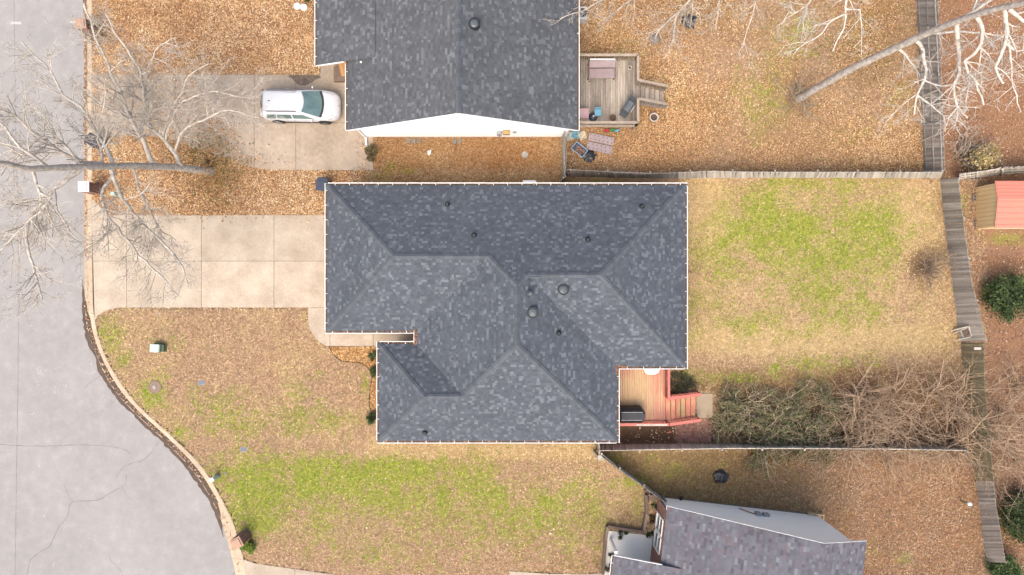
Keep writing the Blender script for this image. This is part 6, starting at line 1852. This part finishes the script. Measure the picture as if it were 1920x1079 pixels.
bare_tree('bare_tree', 'bare tree reaching white drooping branches over the middle of the leaf covered yard', [(1592, -95, -0.1), (1594, -110, 1), (1600, -140, 4.5), (1606, -180, 8), (1612, -220, 11)],
    [([(1604, -165, 7), (1590, -60, 7.5), (1585, 10, 7.2), (1587, 35, 7), (1583, 55, 6.9), (1567, 78, 6.7), (1560, 96, 6.6)], 0.085),
     ([(1586, 25, 7.1), (1565, 35, 7), (1553, 45, 6.9), (1541, 65, 6.7), (1510, 80, 6.5), (1488, 101, 6.3)], 0.045),
     ([(1587, 18, 7.2), (1610, 20, 7.1), (1616, 50, 6.9), (1615, 75, 6.7), (1600, 92, 6.5)], 0.04),
     ([(1604, -165, 7), (1550, -70, 7.4), (1512, 12, 7.2), (1478, 27, 7), (1465, 46, 6.8)], 0.05),
     ([(1512, 12, 7.2), (1505, 30, 7), (1498, 50, 6.8)], 0.03)],
    55, WHITE, 0.26, TWR, kid_n=9, kid_len=1.3)

# shrubs: bare twiggy ones, leafy ones; a few prototypes, copied
def twig_shrub(seed, h, tint, stems=22, spread=0.8, leaf=None, nleaf=0, name='bare_shrub', label='', group=None):
    rs = random.Random(seed)
    t = thing(name, label, 'shrub', (0, 0, 0), 0, group)
    br = Branches()
    sp = [(6, 0.15, -0.06, 0.62, 5), (3, 0.22, -0.03, 0.6, 4), (0, 0.3, 0.0, 0.5, 3)]
    for _ in range(stems):
        a_ = rs.uniform(0, 2 * math.pi); s = rs.uniform(0.15, 1.0) * spread
        grow(br, rs, Vector((rs.gauss(0, 0.25), rs.gauss(0, 0.25), -0.05)), Vector((math.cos(a_) * s, math.sin(a_) * s, 1.0)), h * rs.uniform(0.6, 1.25), 0.038, 0, sp, tint)
    tag(br.build('twigs', 'bark', t), kind='stuff')
    if nleaf:
        Vb = np.concatenate(br.V)
        P = Vb[rng.integers(0, len(Vb), nleaf)] + rng.normal(0, 0.07, (nleaf, 3))
        P = P[(P[:, 2] > 0.03) & (P[:, 2] < h * 0.8)]
        V, F, T = leaf_quads(P, 0.10, leaf, tilt=1.0)
        tag(fast_mesh('foliage', V, F, 'leaf', T, t), kind='stuff')
    return t
GREENS = np.array([(0.06, 0.10, 0.03), (0.09, 0.13, 0.035), (0.045, 0.075, 0.03), (0.13, 0.15, 0.05)])
TANGLE = np.array([(0.07, 0.11, 0.035), (0.10, 0.14, 0.045), (0.20, 0.16, 0.08), (0.26, 0.19, 0.11), (0.05, 0.07, 0.03), (0.15, 0.17, 0.06)])
EVER = np.array([(0.035, 0.06, 0.02), (0.055, 0.085, 0.025), (0.08, 0.11, 0.035), (0.025, 0.042, 0.018)])
BRN = (0.50, 0.36, 0.24)
lab1 = 'bare brown twiggy shrub in the thicket along the back fences'
lab2 = 'twiggy shrub tangled with green leaves in the thicket beside the brick patio'
gr1, gr2 = 'bare shrubs of the thicket', 'leafy tangled shrubs of the thicket'
protoA = [twig_shrub(70 + i, 2.9, BRN, 10, 1.25, None, 0, 'bare_shrub', lab1, gr1) for i in range(3)]
protoB = [twig_shrub(80 + i, 1.5, (0.52, 0.42, 0.29), 12, 1.4, TANGLE, 1500, 'tangled_shrub', lab2, gr2) for i in range(2)]
spotsA = [(1590, 800), (1640, 765), (1700, 790), (1790, 785), (1610, 728), (1675, 730), (1740, 738), (1690, 825), (1630, 828), (1775, 832), (1660, 852), (1720, 856), (1830, 800), (1880, 770), (1870, 830), (1905, 860), (1840, 850), (1795, 740), (1575, 830), (1890, 720), (1850, 900)]
spotsB = [(1440, 742), (1505, 735), (1362, 745), (1425, 858), (1545, 850), (1375, 800), (1410, 775), (1455, 800), (1420, 820), (1500, 790), (1470, 765), (1530, 815), (1380, 765), (1545, 760), (1500, 828)]
for spots, proto in ((spotsA, protoA), (spotsB, protoB)):
    for i, (px, py) in enumerate(spots):
        o = proto[i] if i < len(proto) else copy_tree(proto[i % len(proto)])
        s = random.uniform(0.75, 1.15) * (0.6 if py < 750 and px < 1560 or py > 845 else 1.0)
        o.location = W(px, py); o.rotation_euler = (0, 0, random.uniform(0, 6.28)); o.scale = (s, s, s * random.uniform(0.8, 1.05))

def leafy_shrub(seed, r, h, pal, nleaf, label, px, py, size=0.09, name='evergreen_shrub', cat='shrub', lump=0.3):
    rs = np.random.default_rng(seed)
    t = thing(name, label, cat, W(px, py))
    n = nleaf
    # clumps spread through the crown
    nc = max(6, int(nleaf / 130))
    C = rs.normal(0, 1, (nc, 3)); C /= np.linalg.norm(C, axis=1)[:, None]
    C = C * (0.35 + 0.6 * rs.random((nc, 1)) ** 0.5) * np.array([r, r, h * 0.5]) + np.array([0, 0, h * 0.5])
    k = rs.integers(0, nc, n)
    P = C[k] + rs.normal(0, lump * r * 0.55, (n, 3)) * np.array([1, 1, 0.7])
    P[:, 2] = np.clip(P[:, 2], 0.04, None)
    f = 0.7 + 0.6 * rs.random(nc)
    V, F, T = leaf_quads(P, size, pal, tilt=0.9)
    T = T * np.repeat(f[k], 4)[:, None]
    tag(fast_mesh('foliage', V, F, 'leaf', T, t), kind='stuff')
    br = Branches(); rr_ = random.Random(seed)
    for _ in range(7):
        grow(br, rr_, Vector((0, 0, -0.05)), Vector((rr_.uniform(-.6, .6), rr_.uniform(-.6, .6), 1)), h * 0.75, 0.03, 0, [(4, .2, 0, .5, 4), (0, .2, 0, .5, 3)], (0.16, 0.11, 0.075))
    br.build('stems', 'bark', t)
    return t
leafy_shrub(1, 1.35, 2.2, EVER * 1.35, 6500, 'dark evergreen shrub on the leaf litter below the red roofed shed', 1872, 555, 0.11)
leafy_shrub(2, 1.6, 2.4, EVER, 9000, 'broad dark evergreen shrub hugging the outer side of the mossy fence', 1905, 965, 0.11)
leafy_shrub(3, 0.9, 1.5, EVER * 1.7, 6000, 'fresh green shrub at the foot of the mossy fence end', 1868, 1062, 0.09)
leafy_shrub(4, 0.42, 0.6, np.array([(0.16, 0.24, 0.03), (0.22, 0.30, 0.04), (0.11, 0.18, 0.025)]), 2600, 'small bright green shrub beside the brown capped mailbox pillar', 468, 1021, 0.06)
leafy_shrub(5, 0.36, 0.7, EVER, 1800, 'small round dark green shrub at the house corner in the mulch bed', 702, 782, 0.06)
leafy_shrub(6, 0.32, 0.5, GREENS, 1200, 'low green shrub in the mulch bed close to the front path', 704, 668, 0.06)
leafy_shrub(7, 0.30, 0.45, GREENS, 1200, 'low green shrub in the middle of the mulch bed', 703, 696, 0.06)
for i, (px, py, r_, lab) in enumerate(((1225, 947, 0.20, 'small dark shrub in the straw bed nearest the fence end'), (1223, 972, 0.24, 'brown wispy shrub in the straw bed below the first window'), (1218, 1002, 0.22, 'small dark shrub in the straw bed beside the porch floor'), (1166, 999, 0.30, 'rounded deep green shrub in the straw bed by the porch post'), (1145, 1037, 0.20, 'small shrub in the straw strip along the porch side'), (1141, 1062, 0.28, 'dry brown shrub at the end of the straw strip'))):
    leafy_shrub(20 + i, r_, r_ * 1.7, EVER if i in (0, 2, 3) else np.array([(0.10, 0.085, 0.04), (0.16, 0.12, 0.06), (0.07, 0.07, 0.03)]), 1100, lab, px, py, 0.05)
leafy_shrub(30, 0.8, 0.35, np.array([(0.06, 0.08, 0.03), (0.09, 0.07, 0.05), (0.12, 0.09, 0.06), (0.05, 0.06, 0.035)]), 2600, 'dark weedy shrub in the corner between red deck and stairs', 1276, 722, 0.07)
leafy_shrub(31, 0.45, 0.7, np.array([(0.14, 0.11, 0.05), (0.10, 0.10, 0.04), (0.2, 0.15, 0.08)]), 1600, 'olive brown weed clump beside the neighbouring driveway end', 700, 290, 0.07)
leafy_shrub(32, 0.75, 1.6, np.array([(0.42, 0.33, 0.14), (0.50, 0.42, 0.24), (0.30, 0.26, 0.08), (0.45, 0.28, 0.12)]), 2000, 'pale yellow leaved shrub by the fence corner above the shed', 1826, 296, 0.10, lump=0.6)
leafy_shrub(33, 1.9, 0.7, np.array([(0.40, 0.21, 0.08), (0.26, 0.22, 0.06), (0.48, 0.27, 0.11), (0.20, 0.15, 0.05)]), 2600, 'rusty brown bush at the foot of the leaning street tree', 392, 306, 0.10, lump=0.9)
leafy_shrub(34, 0.5, 0.8, np.array([(0.05, 0.09, 0.02), (0.09, 0.14, 0.03)]), 1500, 'green shrub against the porch of the white gabled house', 578, -8, 0.08)
o = twig_shrub(91, 1.5, (0.33, 0.25, 0.18), 14, 0.9, None, 0, 'bare_sapling', 'bare twiggy sapling over the dark patch beside the leaning back fence'); o.location = W(1738, 505)
o = twig_shrub(92, 1.6, (0.40, 0.33, 0.26), 14, 1.1, None, 0, 'bare_sapling', 'pale twiggy bush between the red roofed shed and the fence corner'); o.location = W(1802, 300)
o = twig_shrub(93, 1.0, (0.38, 0.30, 0.2), 10, 1.0, None, 0, 'bare_sapling', 'twiggy sprout beside the straw capped mailbox pillar at the kerb'); o.location = W(184, 62)
o = twig_shrub(94, 1.3, (0.40, 0.32, 0.22), 14, 1.3, None, 0, 'bare_sapling', 'faint twiggy sapling at the foot of the mottled white tree'); o.location = W(1492, 184)

# ------------------------------------------------------------------ fallen leaves and grass
EXCL = [HOUSE_MAIN_PX, HOUSE_NB_PX, HOUSE_SE_PX]
def scatter(n, box, wfun):
    """points in the pixel box kept with probability wfun"""
    x = box[0] + (box[2] - box[0]) * rng.random(n)
    y = box[1] + (box[3] - box[1]) * rng.random(n)
    keep = rng.random(n) < wfun(x, y)
    x, y = x[keep], y[keep]
    for poly in EXCL:
        k = ~in_poly(x, y, poly); x, y = x[k], y[k]
    return x, y
def not_hard(x, y):
    r = np.ones(len(x), dtype=bool)
    for poly in HARD: r &= ~in_poly(x, y, poly)
    return r
TAN = np.array([(0.64, 0.40, 0.225), (0.55, 0.30, 0.15), (0.74, 0.51, 0.31), (0.42, 0.215, 0.115), (0.82, 0.61, 0.42), (0.62, 0.345, 0.165), (0.24, 0.12, 0.07), (0.62, 0.405, 0.245)])
ROSE = np.array([(0.36, 0.20, 0.14), (0.44, 0.27, 0.19), (0.28, 0.145, 0.10), (0.50, 0.34, 0.25), (0.20, 0.11, 0.08), (0.40, 0.22, 0.13)])
DEEP = np.array([(0.40, 0.21, 0.09), (0.34, 0.165, 0.075), (0.46, 0.27, 0.13), (0.27, 0.13, 0.06), (0.52, 0.34, 0.19)])
def leaf_layer(label, n, box, pal, size=0.10, hard_ok=False, power=1.0, extra=None, tone=(0.75, 1.2)):
    x, y = scatter(n, box, (lambda a, b_: fields(a, b_)['leaf'] ** power) if extra is None else extra)
    if not hard_ok:
        k = not_hard(x, y); x, y = x[k], y[k]
    k = rng.random(len(x)) < np.clip(0.25 + 1.6 * (fbm(x + 71, y + 13, 15) - 0.2), 0.12, 1); x, y = x[k], y[k]
    X_, Y_ = (x - 960) / PPM, (539.5 - y) / PPM
    z = ground_z(X_, Y_) + 0.012 + 0.035 * rng.random(len(x)) if not hard_ok else np.where(in_poly(x, y, ROAD_POLY), -0.085, 0.05) + 0.01 * rng.random(len(x))
    V, F, T = leaf_quads(np.stack([X_, Y_, z], -1), size, pal, tilt=0.45, tone=tone)
    f1, f2 = fbm(x + 40, y, 120), fbm(x, y + 700, 45)
    md = (0.70 + 0.36 * f1 + 0.30 * f2)[:, None] * np.stack([np.ones(len(x)), 0.90 + 0.26 * f2, 0.72 + 0.45 * f2], -1)
    T = T * np.repeat(md, 4, axis=0)
    o = fast_mesh('fallen_leaves', V, F, 'leaf', T)
    return tag(o, label, 'leaves', None, 'stuff')
leaf_layer('tan fallen leaves covering the yards round the street tree', 230000, (150, -60, 700, 412), TAN, 0.082)
leaf_layer('brown fallen leaves in the strip between the two houses', 42000, (680, 250, 1060, 345), DEEP, 0.10)
leaf_layer('orange brown fallen leaves covering the yard below the grey deck', 190000, (1056, -60, 1735, 335), TAN * np.array([0.90, 0.89, 0.84]), 0.078, power=1.3)
leaf_layer('rosy brown fallen leaves beyond the back fence and in the thicket', 130000, (1262, 690, 1990, 1120), ROSE * np.array([1.0, 1.04, 1.0]), 0.082, power=1.2)
leaf_layer('rosy brown fallen leaves round the shed', 36000, (1725, -60, 1990, 690), ROSE * 1.05, 0.095)
leaf_layer('scattered pale leaves on the front lawn', 60000, (180, 570, 1262, 1120), TAN * np.array([1.05, 1.1, 1.15]), 0.085, power=1.4)
leaf_layer('few fallen leaves on the back lawn', 26000, (1262, 332, 1810, 700), TAN, 0.08, power=1.3)
# leaves that blew onto the driveways and into the gutter
def drive_w(x, y):
    n_ = fbm(x, y, 60)
    w_ = 0.8 * np.clip((n_ - 0.46) * 6, 0, 1) * in_poly(x, y, DRIVE_NB) * np.clip((470 - x) / 120, 0, 1)
    w_ = w_ + 0.5 * in_poly(x, y, DRIVE_NB) * (el(x, y, 450, 306, 80, 14) + el(x, y, 680, 290, 8, 50) + el(x, y, 640, 130, 14, 14) + 0.6 * el(x, y, 330, 200, 60, 60) + 0.8 * el(x, y, 250, 254, 60, 5))
    w_ = w_ + 0.05 * in_poly(x, y, DRIVE_MAIN) * (y < 420)
    return np.clip(w_, 0, 1)
leaf_layer('leaves blown onto the stained driveway', 42000, (172, 112, 700, 425), TAN, 0.095, True, extra=drive_w)
P = []
for i in range(0, NK * 6):
    f = i / (NK * 6)
    dens = 4.5 if 0.48 < f < 0.86 else (11 if f < 0.46 else 1)
    for _ in range(rng.poisson(dens)):
        t = abs(rng.normal(0, 0.13)) if f < 0.46 else np.clip(rng.normal(0.32, 0.16), 0, 0.6)
        g_ = RE[i] + (LE[i] - RE[i]) * t + (RE[i + 1] - RE[i]) * rng.random()
        p = W(*g_); P.append((p.x, p.y, PAN_Z + 0.02 + 0.03 * rng.random() + (0.10 if t > 0.54 else 0)))
V, F, T = leaf_quads(np.array(P), 0.085, TAN)
tag(fast_mesh('fallen_leaves', V, F, 'leaf', T), 'leaves and debris caught in the street gutter', 'leaves', None, 'stuff')

def grass_layer(label, n, box):
    x, y = scatter(n, box, lambda a, b_: np.clip(1 - 0.75 * fields(a, b_)['leaf'] - fields(a, b_)['soil'], 0, 1))
    k = not_hard(x, y) & ~in_poly(x, y, MULCH); x, y = x[k], y[k]
    f = fields(x, y)
    n = len(x)
    X_, Y_ = (x - 960) / PPM, (539.5 - y) / PPM
    z = ground_z(X_, Y_)
    noise = fbm(x, y, 26) - 0.5 + 0.5 * (fbm(x + 99, y, 9) - 0.5)
    pg = np.clip((f['green'] + 0.9 * noise - 0.14) * 1.15, 0, 0.9)
    isg = rng.random(n) < pg
    G1 = np.array([(0.26, 0.315, 0.035), (0.34, 0.37, 0.05), (0.18, 0.25, 0.025), (0.43, 0.42, 0.09)])
    D1 = np.array([(0.49, 0.33, 0.195), (0.40, 0.26, 0.15), (0.57, 0.40, 0.25), (0.31, 0.195, 0.115)])
    S1 = np.array([(0.56, 0.41, 0.20), (0.49, 0.345, 0.16), (0.62, 0.47, 0.26)])
    O1 = np.array([(0.31, 0.215, 0.095), (0.25, 0.165, 0.07), (0.38, 0.27, 0.13)])
    pick = lambda A: A[rng.integers(0, len(A), n)]
    c_ = np.where((rng.random(n) < f['straw'])[:, None], pick(S1), pick(D1))
    c_ = np.where((rng.random(n) < f['olive'])[:, None], pick(O1), c_)
    c_ = np.where(isg[:, None], pick(G1), c_)
    c_ = c_ * (0.62 + 0.7 * rng.random(n))[:, None]
    # each tuft is three blades fanning out
    V = np.empty((n, 3, 3, 3), dtype=np.float32)
    for b_ in range(3):
        a = rng.random(n) * 2 * np.pi
        ln = 0.06 + 0.09 * rng.random(n); w_ = 0.010 + 0.018 * rng.random(n)
        hgt = 0.015 + 0.045 * rng.random(n)
        o = np.stack([X_, Y_, z], -1)
        d = np.stack([np.cos(a), np.sin(a), np.zeros(n)], -1); e_ = np.stack([-np.sin(a), np.cos(a), np.zeros(n)], -1)
        V[:, b_, 0] = o + e_ * w_[:, None]; V[:, b_, 1] = o - e_ * w_[:, None]
        V[:, b_, 2] = o + d * ln[:, None] + np.array([0, 0, 1]) * hgt[:, None]
        V[:, b_, :2, 2] += 0.006
    T = np.repeat(c_, 9, axis=0)
    F = np.arange(n * 9).reshape(-1, 3)
    return tag(fast_mesh('grass', V.reshape(-1, 3), F, 'grass', T), label, 'grass', None, 'stuff')
grass_layer('dry front lawn grass with green patches along the street', 130000, (180, 575, 1262, 1110))
grass_layer('green and straw coloured back lawn grass', 100000, (1262, 330, 1850, 850))
grass_layer('thin olive grass of the yard with the black rubbish bag', 40000, (1130, 845, 1850, 1110))
grass_layer('thin grass showing through the leaves of the upper yards', 40000, (1056, -60, 1735, 335))
grass_layer('thin grass in the strip between the houses and round the shed', 26000, (680, 255, 1060, 345))

# sweep: nothing above may leave the sun or camera altered
